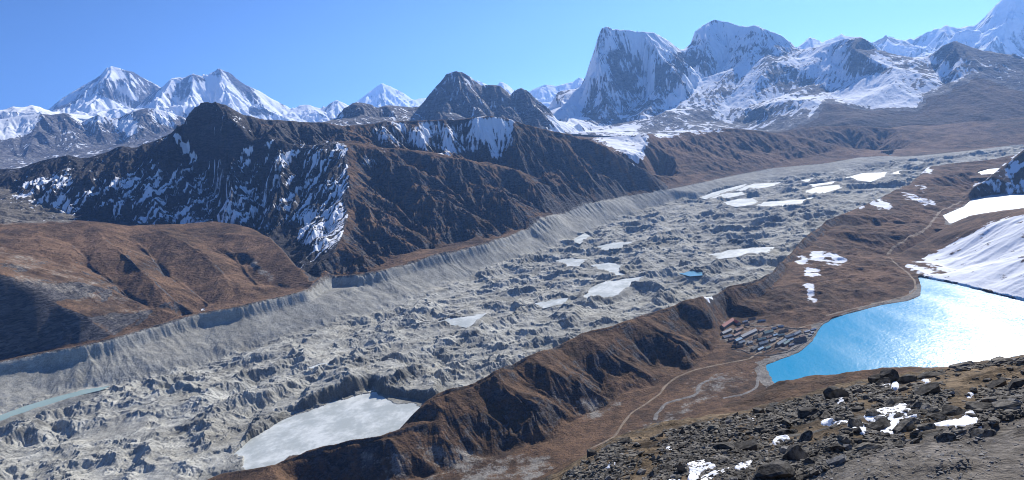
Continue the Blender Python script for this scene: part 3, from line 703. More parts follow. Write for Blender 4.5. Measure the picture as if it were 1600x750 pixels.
M_mid = terrain('mountain_ground', 7.0, deb=((.13, .118, .10), (.32, .29, .245)), grass=((.060, .044, .032), (.225, .138, .082)), bump=.75, strata=True)
M_valley = terrain('valley_ground', 2.6, deb=((.12, .112, .10), (.33, .305, .265)), bump=.8)
M_glac = terrain('glacier_rubble', 3.0, rock=((.10, .10, .10), (.2, .195, .19)), deb=((.228, .224, .196), (.475, .462, .402)), bump=.42)
M_far = terrain('high_peaks', 20.0, grass=((.036, .028, .024), (.12, .082, .057)), rock=((.075, .075, .08), (.24, .225, .215)), bump=.6, strata=True)  # grass colour darkened to stand for slopes turned from the sun
M_eve = terrain('farthest_peaks', 55.0, rock=((.05, .052, .06), (.16, .15, .15)), bump=.6, strata=True)
M_near = terrain('near_ground', .10, rock=((.035, .033, .030), (.19, .18, .16)), grass=((.045, .033, .022), (.25, .185, .115)), deb=((.08, .071, .060), (.30, .27, .232)), bump=1.0)
# ---------------------------------------------------------------- what covers the ground
def cov(R, Gc, B): return np.stack([np.clip(R, 0, 1.4), np.clip(Gc, -.2, 1.2), np.clip(B, -.2, 1.2), np.ones_like(R)], -1).astype(f32)
x, y = mid.x, mid.y
px, py = project(x, y, mid.z)
jx, jy = fbm(x, y, 160, 3, 61)*5, fbm(x, y, 160, 3, 62)*3
n1 = fbm(x, y, 130, 5, 63, gain=.6); n2 = fbm(x, y, 45, 4, 64, gain=.6)
gx, gy = mid.grad(); slope = np.sqrt(gx*gx+gy*gy)
# streaks that follow the fall of the slope
streak = erode(x.ravel()[:], y.ravel()[:], *(np.ascontiguousarray(a).ravel() for a in mid.grad(blur(mid.z, 4, 1))), 70, 3, 65, stretch=2.2).reshape(x.shape)
face = [("20,310 35,300 60,272 75,280 90,270 108,258 120,285 133,300 130,322 110,332 60,316", .62), ("130,328 165,300 200,280 230,262 250,248 258,268 240,300 226,325 220,350 205,330 150,334", .6),
 ("268,206 282,214 300,236 322,256 333,270 318,262 300,252 283,232", .95), ("436,345 470,300 498,232 540,222 541,330 530,372 512,395 500,372 470,350", .6), ("486,300 505,250 512,228 540,224 538,262 515,295 500,330 470,370 462,365", .74),
 ("414,225 426,212 430,225 420,238", .8), ("370,255 390,225 402,228 385,250 372,266", .55), ("410,270 418,250 422,250 416,272", .6), ("290,330 298,295 304,300 302,320 330,330 320,335", .62), ("335,345 345,330 392,305 385,325 370,340", .55),
 ("500,300 540,300 541,370 500,400 470,378", .56), ("20,300 540,215 540,300 420,360 200,350", .34), ("276,345 290,335 292,347 280,350", .9), ("545,215 560,205 580,250 560,262", .4)]
wall2 = [("590,190 800,183 812,212 785,238 700,242 600,226 575,205", .47), ("738,183 770,180 800,190 806,204 792,214 770,226 752,218 735,200", .72), ("655,215 664,215 664,236 655,236", .95), ("768,240 778,238 786,250 780,254", 1.0), ("601,192 612,200 608,220 598,210", .55),
 ("800,200 812,205 806,235 798,230", .5), ("556,245 580,240 585,262 560,268", .45), ("590,230 600,226 602,250 592,252", .42)]
other = [("920,216 960,210 1012,208 1013,222 1006,245 996,258 978,243 950,228", .92), ("1022,206 1062,204 1068,210 1050,216 1025,214", 1.0), ("1076,204 1100,199 1136,200 1132,205 1100,208 1080,209", .9),
 ("1232,402 1256,398 1270,410 1250,414", .6), ("1262,395 1280,389 1300,394 1322,404 1318,413 1290,412 1270,408", .85), ("1253,416 1280,418 1283,430 1260,434", .8), ("1358,312 1380,312 1394,320 1392,330 1370,326", .95), ("1338,320 1352,322 1352,330 1340,330", .7), ("1392,284 1416,278 1420,287 1400,297 1386,296", .7), ("1405,298 1420,302 1462,314 1462,322 1440,318 1412,308", .7), ("1425,262 1452,257 1458,272 1445,272 1428,268", .95),
 ("1432,290 1446,288 1448,298 1438,300", .6), ("1100,456 1112,458 1112,478 1100,478", .8), ("1254,440 1270,446 1276,468 1262,470", .75), ("0,346 10,342 30,345 28,350 0,350", 0),
 ("1418,416 1440,404 1465,394 1499,371 1532,354 1566,342 1600,334 1650,325 1650,500 1600,470 1550,458 1500,446 1460,438 1430,430", .84), ("1415,418 1440,405 1470,410 1478,425 1455,436 1430,430", .5),
 ("1516,293 1546,276 1566,259 1600,232 1660,200 1660,300 1600,303 1553,304", .56), ("306,484 327,482 326,486 308,487", 1.0), ("660,362 668,362 668,366 660,366", .9)]
pa, pb = PD(250, 235, 5180), PD(95, 322, 4850); fa_ = np.array([pb[0]-pa[0], pb[1]-pa[1]]); fa_ /= np.linalg.norm(fa_)
al, ac = x*fa_[0]+y*fa_[1]+n1*30, -x*fa_[1]+y*fa_[0]+n1*22
aniso = fbm(al/7.0, ac, 52, 3, 67, gain=.6)*.48+fbm(al/9.0, ac, 17, 3, 69, gain=.65)*.9
flow = fbm((x*.863+y*.505)/12, -x*.505+y*.863+n1*25, 70, 4, 68, gain=.6)
sm = picsample(picmask(face, 2), px+jx, py+jy)
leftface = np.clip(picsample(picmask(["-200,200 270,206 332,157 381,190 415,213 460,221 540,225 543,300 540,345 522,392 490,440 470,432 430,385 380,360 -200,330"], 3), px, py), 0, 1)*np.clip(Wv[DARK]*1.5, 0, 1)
sw2 = picsample(picmask(wall2, 2), px+jx, py+jy)*np.clip(Wv[DARK]*1.5, 0, 1)
so_ = picsample(picmask(other, 1), px+jx*.3, py+jy*.3)
near_f = smooth(4600, 2600, D)
Rs = np.where(leftface > .3, sm*1.06+aniso*.62+streak*.08+n1*.22-.03+gully*-.10, 0)
Rs = np.maximum(Rs, np.where(sw2 > .1, sw2+streak*.28+n1*.25, 0))
Rs = np.maximum(Rs, np.where((so_ > .05) & (Wv[GLAC] < .5), so_*.86+n2*.5*(1-.5*(so_ > .9))+streak*.12, 0))
Rs = np.where((Wv[SNOWH] > .5) & (so_ > .2), so_*1.02+n2*.42+streak*.1, Rs)
hbm = picsample(picmask(["1516,293 1546,276 1566,259 1600,232 1660,200 1660,300 1600,303 1553,304"], 1), px, py)
Rs = np.where(hbm > .4, .44+streak*.25+n2*.4, Rs)
Rs = Rs + np.clip(Wv[DARK]*1.2-.3, 0, 1)*(.0)
# grass and heath
gr = Wv[BROWN]*1.0+Wv[MORAINE]*.92+Wv[VALLEY]*.82+Wv[HILLSIDE]*.9+Wv[FARH]*.95+Wv[SNOWH]*.75
dk = (1-leftface)*Wv[DARK]
gr = gr+dk*np.clip(1.16-smooth(.55, 1.05, slope)*.9+gully*.25+n1*.3, 0, 1)
gr = gr-Wv[DARK]*.55*smooth(600, 820, mid.z)
gr = np.where(leftface > .4, -.25, gr)
gr = gr-smooth(.5, .95, slope)*(Wv[MORAINE]*.5+Wv[BROWN]*.8)+n1*.12*(1-Wv[GLAC])
# bare gravel and rubble
db = np.clip(Wv[WALL]*1.2+Wv[GLAC]*1.2, 0, 1)
pale = picsample(picmask([("-50,375 0,378 60,392 110,410 175,445 240,478 280,492 200,520 120,480 60,450 0,425 -50,425", .40), ("354,387 385,395 415,415 440,440 420,440 385,412", .6), ("130,398 160,425 186,450 200,460 180,452 150,428", .5),
   ("-50,290 20,296 60,312 122,336 122,348 -50,350", .95), ("365,352 420,358 425,366 380,362", .55), ("500,392 540,380 520,420 495,436", .0)], 3), px+jx, py+jy)
db = np.maximum(db, pale*(Wv[BROWN]+Wv[DARK])+n1*.12*(pale > .1))
vg = picsample(picmask([("850,640 900,620 960,610 990,625 960,650 880,660", .45), ("700,745 640,700 720,690 800,715 860,700 880,740 800,770", .52), ("930,700 1000,665 1080,620 1130,600 1150,610 1080,650 1010,690 950,715", .45), ("1050,600 1120,580 1175,575 1200,590 1170,600 1100,612", .5), ("1120,500 1180,498 1285,512 1262,545 1215,562 1150,548 1122,530", .5), ("560,700 640,690 700,720 680,760 560,760", .42)], 4), px+jx*.5, py+jy*.5)
db = np.maximum(db, vg*np.clip(Wv[VALLEY]+Wv[MORAINE], 0, 1)+n2*.22*(vg > .05))
# gravel rims of the lakes and ponds
for m, zl in LK[:2]:
    rim = S(blur(m, 2, 2)); db = np.maximum(db, np.where((mid.z < zl+2.2) & (rim > .01), .75+n2*.3, 0))
n3 = fbm(x, y, 210, 4, 66, gain=.6)
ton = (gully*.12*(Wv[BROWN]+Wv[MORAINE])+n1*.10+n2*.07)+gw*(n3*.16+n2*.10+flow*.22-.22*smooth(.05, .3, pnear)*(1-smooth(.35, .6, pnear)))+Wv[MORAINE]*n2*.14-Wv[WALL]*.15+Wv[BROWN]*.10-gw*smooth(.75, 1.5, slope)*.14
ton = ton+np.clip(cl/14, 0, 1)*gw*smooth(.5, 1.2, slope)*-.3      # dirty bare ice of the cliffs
ton = np.where(leftface > .4, ton-.28, ton)  # shaded face: rock colour lowered to deepen its shade
ton = np.clip(ton, -.6, .35)
cover_mid = cov(Rs, gr, db)
# ---- high peaks
x, y = fa.x, fa.y
px, py = project(x, y, fa.z)
nA1 = fbm(x, y, 420, 5, 71, gain=.6); nA2 = fbm(x, y, 120, 4, 72, gain=.6)
jx, jy = nA1*4, fbm(x, y, 420, 3, 73)*4
stA = erode(x, y, *fa.grad(blur(fa.z, 3, 1)), 130, 4, 74, stretch=2.4)
massif = [("840,20 1380,20 1500,120 1440,172 1290,160 1270,210 840,215", .66), ("900,172 1000,172 1100,165 1290,165 1270,210 880,215", .33), ("1300,80 1600,60 1600,150 1500,140 1400,110", .35),
 ("923,136 944,114 966,116 992,131 1022,162 1030,175 992,192 969,182 936,192 916,172", .45), ("959,68 971,73 992,81 1002,111 1005,130 992,131 966,114 959,91", .46), ("1025,101 1042,106 1073,126 1063,149 1037,149 1017,131", .30), ("931,76 939,88 934,98 928,90", .1), ("1055,78 1083,86 1086,108 1070,108 1058,98", .28), ("1088,76 1118,86 1120,98 1103,111 1091,114", .5),
 ("1192,81 1240,73 1229,95 1187,105", .56), ("1141,100 1160,127 1141,153 1112,169 1100,160 1107,151 1130,125", .42), ("1205,98 1229,105 1267,124 1301,140 1299,151 1253,151 1213,140 1181,135 1190,112", .44), ("1181,169 1253,154 1267,161 1240,201 1192,203", .42),
 ("1320,62 1340,58 1365,72 1358,80 1330,77", .15), ("1320,108 1339,92 1403,109 1380,117 1339,120", .24), ("1448,90 1490,60 1518,69 1557,78 1600,90 1680,100 1680,150 1600,146 1544,127 1522,98 1499,93", .12), ("1440,92 1499,93 1520,112 1500,127 1470,122 1400,100", .62),
 ("1268,160 1300,157 1330,162 1435,173 1446,150 1490,130 1525,118 1560,130 1600,143 1700,150 1700,260 1100,230 1190,205 1240,203", -.3),
 ("1302,153 1337,138 1365,122 1395,113 1420,112 1402,128 1425,147 1437,162 1425,170 1355,166 1306,157", 1.05), ("1397,129 1430,158 1420,150 1405,140", .2), ("1425,112 1475,130 1485,142 1450,148 1430,132", .5), ("1365,78 1400,100 1440,116 1425,118 1390,106 1362,92", .75), ("1430,82 1450,92 1440,98 1420,92", .7),
 ("1173,122 1182,126 1160,150 1138,178 1112,192 1098,188 1130,163 1152,138", .95), ("1060,126 1100,118 1105,128 1085,150 1050,168 1035,165", .95), ("1262,157 1290,158 1275,180 1250,198 1265,172", .75), ("860,160 900,140 915,150 905,175 925,205 860,210", .9), ("862,150 878,140 884,152 872,165", .2), ("1080,40 1190,32 1190,42 1120,52 1085,60", .95), ("940,36 1060,60 1040,68 960,52", .9), ("1002,55 1018,82 1023,125 1010,128 1001,95", .85), ("940,38 1000,50 1015,75 1003,88 985,68 955,55", .82), ("903,150 926,85 936,50 938,80 929,125 915,165", .80),
 ("900,195 1000,195 1000,212 890,215", .72), ("1090,185 1150,180 1165,205 1090,208", .35)]
pym = [("480,120 900,90 900,230 480,230", .25), ("690,108 745,115 740,135 690,140", .42), ("850,185 905,160 930,215 860,215", .85)]
wl = [("-100,150 300,150 300,280 -100,280", .20), ("176,184 216,182 214,212 196,214 185,205", .85), ("70,172 130,185 150,176 180,182 175,190 140,194 110,186", .8), ("225,168 280,172 270,200 240,190", .7), ("-60,160 67,165 60,180 50,205 20,215 -60,215", .95), ("60,175 75,180 70,195 58,190", .4), ("0,232 30,236 20,262 -20,262", .1), ("140,245 165,240 160,247 142,249", .8)]
ssA = np.where(DF < 9100, np.where(px < 868, picsample(picmask(pym, 2), px+jx, py+jy), 0), 0)
mas = picsample(picmask(massif, 2), px+jx, py+jy)
ssA = np.where((px > 868) & (DF < 12400), np.where(mas > -.05, mas, mas), ssA)
ssA = np.where((DF > 9100) & (px <= 868), .85, ssA)
ssA = np.where((px < 480) & (DF > 11000), picsample(picmask(wl, 2), px+jx*.6, py+jy*.6), ssA)
ssA = np.where((DF > 14100), .95, ssA)
ssA = np.where((DF > 12400) & (px > 480), .8, ssA)
gmask = np.clip(-mas*4, 0, 1)*(px > 1000)
gr2 = np.clip(gmask+smooth(7800, 7400, DF)*(px > 1150), 0, 1)
Ra = ssA+stA*.36+nA1*.28+nA2*.24+fbm(x, y, 42, 3, 79, gain=.6)*.14-np.clip(gmask, 0, 1)*.6
gxx, gyy = fa.grad(); s2 = np.sqrt(gxx*gxx+gyy*gyy)
Ra = Ra-smooth(1.3, 2.6, s2)*.25*(ssA < .9)*np.where(DF > 9700, .25, 1)
cover_fa = cov(Ra, gr2*1.0+nA1*.1*(gr2 > 0), np.clip(picsample(picmask([("-150,243 60,240 150,247 120,268 -150,275", .7)], 2), px, py), 0, 1)*(DF > 11000)*.6)
ton_fa = np.clip(nA1*.12+nA2*.08, -.3, .3)
# ---- farthest
x, y = fe.x, fe.y
px, py = project(x, y, fe.z); DE = np.hypot(x, y)
nE = fbm(x, y, 900, 5, 81, gain=.6); jx, jy = nE*3, fbm(x, y, 900, 3, 82)*3
stE = erode(x, y, *fe.grad(blur(fe.z, 2, 1)), 420, 3, 83, stretch=2.2)
em = [("-100,60 1700,-60 1700,230 -100,230", .78), ("72,172 160,112 205,106 255,138 240,160 200,165 150,158 110,172", .42), ("163,110 190,110 194,118 178,124 165,118", .95), ("188,136 200,138 218,152 214,158 200,150", .95), ("100,168 150,152 180,158 200,170 190,182 100,182", .9), ("258,140 300,115 320,118 310,150 262,172", .55), ("330,108 352,104 390,135 420,160 400,165 360,130 335,122", .32), ("300,130 340,132 400,162 420,172 350,168 310,160", .92), ("390,165 420,172 425,180 390,178", .3), ("590,130 604,130 612,150 590,160", .6), ("1340,40 1700,-40 1700,130 1340,130", .62), ("1550,10 1600,-20 1600,60 1560,70", .7)]
Re = picsample(picmask(em, 1), px+jx, py+jy)+stE*.22+nE*.28
cover_fe = cov(Re, np.zeros_like(Re), np.zeros_like(Re)); ton_fe = np.clip(nE*.1, -.3, .3)
rid = G.sample(RID.astype(f32), mid.x, mid.y)
ii = np.clip(((mid.x-G.x0)/G.c+.5).astype(int), 0, G.nx-1); jj = np.clip(((mid.y-G.y0)/G.c+.5).astype(int), 0, G.ny-1)
rid = RID[jj, ii].astype(int)
MID_NAMES = {HILLSIDE: ('hillside', 'long brown hillside falling from the viewpoint to the blue lake'), VALLEY: ('valley_floor', 'flat brown valley floor with gravel beds between moraine and lake'), MORAINE: ('moraine_ridge', 'brown grassy moraine ridge along the near edge of the glacier'),
 GLAC: ('glacier', 'grey rubble covered glacier dotted with frozen ponds'), WALL: ('moraine_wall', 'pale grey gullied moraine wall on the far side of the glacier'), BROWN: ('hill', 'rounded russet hill behind the far moraine wall'), DARK: ('mountain', 'dark rocky mountain with snow streaks and brown spurs above the glacier'),
 FARH: ('foothills', 'brown foothills at the lower end of the glacier valley'), SNOWH: ('snow_hill', 'snow covered hill above the blue lake')}
matd = {k: M_mid for k in range(9)}; matd.update({GLAC: M_glac, WALL: M_glac, MORAINE: M_valley, VALLEY: M_valley, HILLSIDE: M_valley, SNOWH: M_valley})
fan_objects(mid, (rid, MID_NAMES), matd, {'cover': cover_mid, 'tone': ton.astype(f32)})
pf = project(fa.x, fa.y, fa.z)[0]; dfa = np.hypot(fa.x, fa.y)
rfa = np.where((pf < 480), np.where(dfa > 14200, 1, 0), np.where(pf < 868, 2, np.where(pf < 1076, 3, np.where(pf < 1256, 4, 5))))
fan_objects(fa, (rfa, {0: ('rock_wall', 'grey rock wall below the snowy giants on the left'), 1: ('snow_dome', 'smooth white snow dome left of the highest pyramid'), 2: ('rock_peak', 'dark triple headed rock peak behind the brown ridge'), 3: ('snow_peak', 'steep flat topped snow peak with dark buttress'), 4: ('snow_peak', 'broad snow peak with bright white summit cap'), 5: ('mountain', 'rocky mountain with white snow bowl and long brown slopes')}), M_far, {'cover': cover_fa, 'tone': ton_fa.astype(f32)})
pe = project(fe.x, fe.y, fe.z)[0]
rfe = np.where(pe < 256, 0, np.where(pe < 525, 1, np.where(pe < 690, 2, np.where(pe < 1060, 3, np.where(pe < 1364, 4, 5)))))
fan_objects(fe, (rfe, {0: ('snow_peak', 'highest snowy pyramid far off on the left'), 1: ('snow_peak', 'long white snow ridge beside the highest pyramid'), 2: ('snow_peak', 'distant white pyramid left of the dark rock peak'), 3: ('snow_peak', 'faint far snow range beside the steep flat topped peak'), 4: ('snow_peak', 'small pointed far peaks behind the rocky ridge'), 5: ('snow_peak', 'tall hazy blue mountain at the right edge')}), M_eve, {'cover': cover_fe, 'tone': ton_fe.astype(f32)})
# ---------------------------------------------------------------- ground round the viewpoint
Dn = [1.2]
while Dn[-1] < 204: Dn.append(Dn[-1]*(1+.0062*QUAL))
nf = Fan(-30, 47, int(1000/QUAL), Dn)
x, y = nf.x, nf.y; Dd = np.hypot(x, y)
def near_ground(x, y):
    x = np.asarray(x, float); y = np.asarray(y, float); d = np.hypot(x, y)
    z = near_z(x, y)
    f = smooth(3, 30, d)
    z = z+ridged(x+y*.4, y*2.2-x*.5, 4.5, 4, 94)*.14*smooth(2, 7, d)*(d < 60)+fbm(x, y, 14, 4, 91)*.55*f+fbm(x, y, 2.2, 4, 92)*.16*smooth(2, 9, d)
    m = mid.at(x, y)
    return z+(m-.25-z)*smooth(150, 190, d)
nf.z = near_ground(x, y).astype(f32)
npx, npy = project(x, y, nf.z)
nn = fbm(x, y, 3, 5, 93, gain=.6)
slab = picsample(picmask(["1150,760 1270,735 1330,712 1420,690 1480,668 1560,645 1660,625 1660,800 1150,800"], 2), npx+nn*10, npy+nn*4)
dry = picsample(picmask([("1425,590 1510,576 1570,566 1660,560 1660,616 1560,606 1470,608", 1.0), ("900,720 1060,668 1161,648 1262,623 1380,598 1480,576 1480,560 1060,600 800,700", .2)], 3), npx, npy)
gn = .72+nn*.45+dry*.4
cover_n = cov(np.zeros_like(nn), gn-slab*.9, np.clip(slab*1.1+nn*.3*(slab > .1), 0, 1.1))
fan_objects(nf, (np.zeros(x.shape, int), {0: ('ground', 'stony brown ground of the viewpoint slope')}), M_near, {'cover': cover_n, 'tone': np.clip(nn*.18+dry*.22, -.4, .4).astype(f32)})
# ---------------------------------------------------------------- lakes and ponds
def water_mat(name, col, rough, bumpd, size, spec=.5, wl2=None):
    m = NT(name); pos = m.n('NewGeometry').outputs['Position']
    m.b.inputs['Base Color'].default_value = col+(1,); m.b.inputs['Roughness'].default_value = rough; m.b.inputs['IOR'].default_value = 1.33; m.b.inputs['Specular IOR Level'].default_value = spec
    n = m.noise(pos, size, 3, .6); bp = m.n('Bump'); bp.inputs['Strength'].default_value = 1; bp.inputs['Distance'].default_value = bumpd
    if name == 'lake_water':
        r_ = m.noise(pos, 90, 4, .6, .6, (1, .35, 1)); mr = m.n('MapRange'); m.l(r_, mr.inputs[0]); mr.inputs[1].default_value = .3; mr.inputs[2].default_value = .7; mr.inputs[3].default_value = rough-.02; mr.inputs[4].default_value = rough+.05; m.l(mr.outputs[0], m.b.inputs['Roughness'])
        n = m.math('ADD', n, m.math('MULTIPLY', m.noise(pos, 16, 3, .6, .4, (1, .6, 1)), 1.5))
    m.l(n, bp.inputs['Height']); m.l(bp.outputs[0], m.b.inputs['Normal']); return m
def ice_mat(name, a, b, size, rough=.6):
    m = NT(name); pos = m.n('NewGeometry').outputs['Position']
    n = m.noise(pos, size, 6, .6); n2 = m.noise(pos, size*.2, 4, .6)
    c = m.mix(m.sstep(.4, .65, m.math('ADD', m.math('MULTIPLY', n, .7), m.math('MULTIPLY', n2, .3))), a, b)
    m.l(c, m.b.inputs['Base Color']); m.b.inputs['Roughness'].default_value = rough; m.b.inputs['Specular IOR Level'].default_value = .3; return m.m
Wm = water_mat('lake_water', (.001, .265, .45), 0.208, .36, 6.0, spec=.5).m
W2 = water_mat('far_lake_water', (.35, .45, .52), .30, .3, 4).m
Ice = ice_mat('pond_ice', (.42, .45, .425), (.68, .70, .66), 60)
Turq = water_mat('meltwater', (.33, .45, .43), .15, .05, 3).m
Blue = water_mat('blue_meltwater', (.16, .33, .40), .15, .05, 3).m
def expand(pts, e):
    c = np.mean([(p[0], p[1]) for p in pts], 0); o = []
    n = len(pts)
    for i in range(n):
        a, b, d = np.array(pts[i-1][:2]), np.array(pts[i][:2]), np.array(pts[(i+1) % n][:2])
        t = d-a; t = t/(np.linalg.norm(t)+1e-9); nrm = np.array([t[1], -t[0]])
        area = sum(pts[k][0]*pts[(k+1) % n][1]-pts[(k+1) % n][0]*pts[k][1] for k in range(n))
        o.append(tuple(b+nrm*e*(1 if area > 0 else -1)))
    return o
def sheet(name, pts, z, m, label, thick=.0):
    bm = bmesh.new(); f = bm.faces.new([bm.verts.new((p[0], p[1], z)) for p in pts]); bm.normal_update()
    if f.normal.z < 0: f.normal_flip()
    bmesh.ops.triangulate(bm, faces=bm.faces[:])
    me = bpy.data.meshes.new(name); bm.to_mesh(me); bm.free(); me.materials.append(m)
    o = bpy.data.objects.new(name, me); COL.objects.link(o); tag(o, label, kind='structure'); return o
sheet('lake_water', expand(lake1, 4), 0, Wm, 'bright blue lake glittering white towards the sun')
sheet('lake_water', expand(lake2, 6), -18, W2, 'pale shining lake beyond the snow covered hill')
sheet('lake_water', expand(lake3, 6), -45, W2, 'smallest pale lake far down the valley')
for k, (w, z0, kind) in pond_px.items():
    sheet('pond', expand(w, 1 if kind == 3 else 7), z0, {0: Ice, 1: Ice, 2: Blue, 3: Turq}[kind], 'milky frozen pond among the glacier rubble' if kind < 2 else 'turquoise meltwater pond among the glacier rubble')
# ---------------------------------------------------------------- things
def zground(x, y):
    x = np.asarray(x, float); y = np.asarray(y, float)
    return np.where(np.hypot(x, y) < 195, nf.at(x, y), mid.at(x, y))
_Ds = np.geomspace(3, 7300, 1500)
def hit(px, py):
    x, y, z = ray(px, py); h = math.hypot(x, y)
    X, Y, Z = x/h*_Ds, y/h*_Ds, CZ+z/h*_Ds
    g = zground(X, Y); k = np.nonzero(Z < g)[0]
    if len(k) == 0: return None
    k = max(1, k[0]); a, b = Z[k-1]-g[k-1], g[k]-Z[k]; t = a/(a+b+1e-9)
    d = _Ds[k-1]+(_Ds[k]-_Ds[k-1])*t
    return (x/h*d, y/h*d, float(zground(x/h*d, y/h*d)), d)
def colmat(name, a, b, size, rough=.9, bump=0, squash=None):
    m = NT(name); co_ = m.n('TexCoord').outputs['Object']
    n = m.noise(co_, size, 6, .65, squash=squash); c = m.mix(m.sstep(.35, .65, n), a, b)
    m.l(c, m.b.inputs['Base Color']); m.b.inputs['Roughness'].default_value = rough; m.b.inputs['Specular IOR Level'].default_value = .2
    if bump:
        bp = m.n('Bump'); bp.inputs['Strength'].default_value = .7; bp.inputs['Distance'].default_value = bump; m.l(n, bp.inputs['Height']); m.l(bp.outputs[0], m.b.inputs['Normal'])
    return m.m
def new_obj(name, bm, mat, parent=None, smoothed=False):
    me = bpy.data.meshes.new(name); bm.to_mesh(me); bm.free(); me.materials.append(mat)
    if smoothed: me.polygons.foreach_set('use_smooth', [True]*len(me.polygons))
    o = bpy.data.objects.new(name, me); COL.objects.link(o)
    if parent: o.parent = parent
    return o
def empty(name, loc, rz=0):
    o = bpy.data.objects.new(name, None); COL.objects.link(o); o.location = loc; o.rotation_euler = (0, 0, rz); return o
def box(bm, x0, x1, y0, y1, z0, z1):
    v = [bm.verts.new(p) for p in ((x0, y0, z0), (x1, y0, z0), (x1, y1, z0), (x0, y1, z0), (x0, y0, z1), (x1, y0, z1), (x1, y1, z1), (x0, y1, z1))]
    for f in ((3, 2, 1, 0), (4, 5, 6, 7), (0, 1, 5, 4), (1, 2, 6, 5), (2, 3, 7, 6), (3, 0, 4, 7)): bm.faces.new([v[i] for i in f])
# ---- paths and stream beds
def ribbon(name, pix, width, mat, label, lift=.35, wob=0):
    P = [hit(a, b) for a, b in P2(pix)]; P = np.array([(p[0], p[1]) for p in P if p and p[3] > 950])
    seg = np.hypot(*np.diff(P, axis=0).T); t = np.r_[0, np.cumsum(seg)]
    n = max(4, int(t[-1]/5)); tt = np.linspace(0, t[-1], n)
    X, Y = np.interp(tt, t, P[:, 0]), np.interp(tt, t, P[:, 1])
    ker = np.array([1, 2, 3, 2, 1])/9
    for _ in range(3):
        X[2:-2] = np.convolve(X, ker, 'valid'); Y[2:-2] = np.convolve(Y, ker, 'valid')
    X += fbm(X, Y, 50, 3, 7)*wob; Y += fbm(X, Y, 50, 3, 8)*wob
    dx, dy = np.gradient(X), np.gradient(Y); l = np.hypot(dx, dy)+1e-9; nx_, ny_ = -dy/l, dx/l
    V = []; w = width*(1+.35*fbm(X, Y, 25, 3, 9))
    for s in (-1, -.4, .4, 1):
        vx, vy = X+nx_*w*.5*s, Y+ny_*w*.5*s
        V.append(np.stack([vx, vy, zground(vx, vy)+lift*(1 if abs(s) < 1 else -.2)], -1))
    V = np.stack(V, 1); I = np.arange(n*4).reshape(n, 4)
    Q = np.stack([I[:-1, 1:], I[:-1, :-1], I[1:, :-1], I[1:, 1:]], -1).reshape(-1, 4)
    o = mesh_np(name, V.reshape(-1, 3), Q, mat); tag(o, label, kind='structure'); return o
M_path = colmat('path_dust', (.18, .135, .092), (.29, .225, .16), 12)
M_bed = colmat('stream_gravel', (.12, .11, .10), (.25, .235, .215), 9)
ribbon('path', "922,701 941,697 960,683 968,670 979,654 989,643 1011,630 1032,615 1037,605 1051,593 1072,583 1088,577 1120,570 1150,565 1172,560", 5.5, M_path, 'pale footpath running up the brown valley to the village')
ribbon('path', "1290,493 1330,483 1385,470 1418,462 1431,452 1429,438 1416,424 1400,412 1388,402", 6, M_path, 'pale footpath along the shore beyond the village')
ribbon('path', "1386,399 1395,386 1415,375 1437,364 1453,352 1459,343 1468,331 1490,320 1503,314", 9, M_path, 'pale footpath between the moraine and the second lake')
ribbon('path', "1172,560 1190,548 1205,540 1222,528 1250,512 1285,502", 5, M_path, 'pale footpath through the stone village')
ribbon('stream_bed', "1012,668 1024,657 1028,645 1033,637 1041,630 1056,625 1070,622 1087,618 1091,611 1089,604 1105,595 1130,588", 9, M_bed, 'grey winding stream bed on the valley floor', wob=3)
ribbon('stream_bed', "1184,574 1187,590 1184,603 1172,613 1155,618 1140,620 1130,622", 7, M_bed, 'grey stream bed leaving the lake corner', wob=3)
# ---- village
M_stone = colmat('stone_wall', (.16, .145, .125), (.36, .33, .29), 1.2, bump=.1)
M_glass = colmat('window_glass', (.02, .025, .03), (.05, .06, .07), 2, rough=.2)
M_wood = colmat('painted_wood', (.10, .05, .03), (.16, .09, .06), 1)
M_trim = colmat('white_frame', (.5, .5, .48), (.7, .7, .68), 1)
def roofmat(n, c): return colmat(n, tuple(k*.75 for k in c), tuple(min(1, k*1.15) for k in c), 1.5, rough=.55, squash=(6, .4, 1))
ROOF = {'red': roofmat('red_roof', (.30, .085, .07)), 'rust': roofmat('rust_roof', (.32, .19, .15)), 'grey': roofmat('grey_roof', (.42, .43, .42)), 'green': roofmat('green_roof', (.20, .29, .27)), 'blue': roofmat('pale_blue_roof', (.36, .52, .62)), 'slate': roofmat('slate_roof', (.22, .27, .31)), 'dark': roofmat('dark_roof', (.045, .05, .06)), 'white': roofmat('white_roof', (.75, .75, .74))}
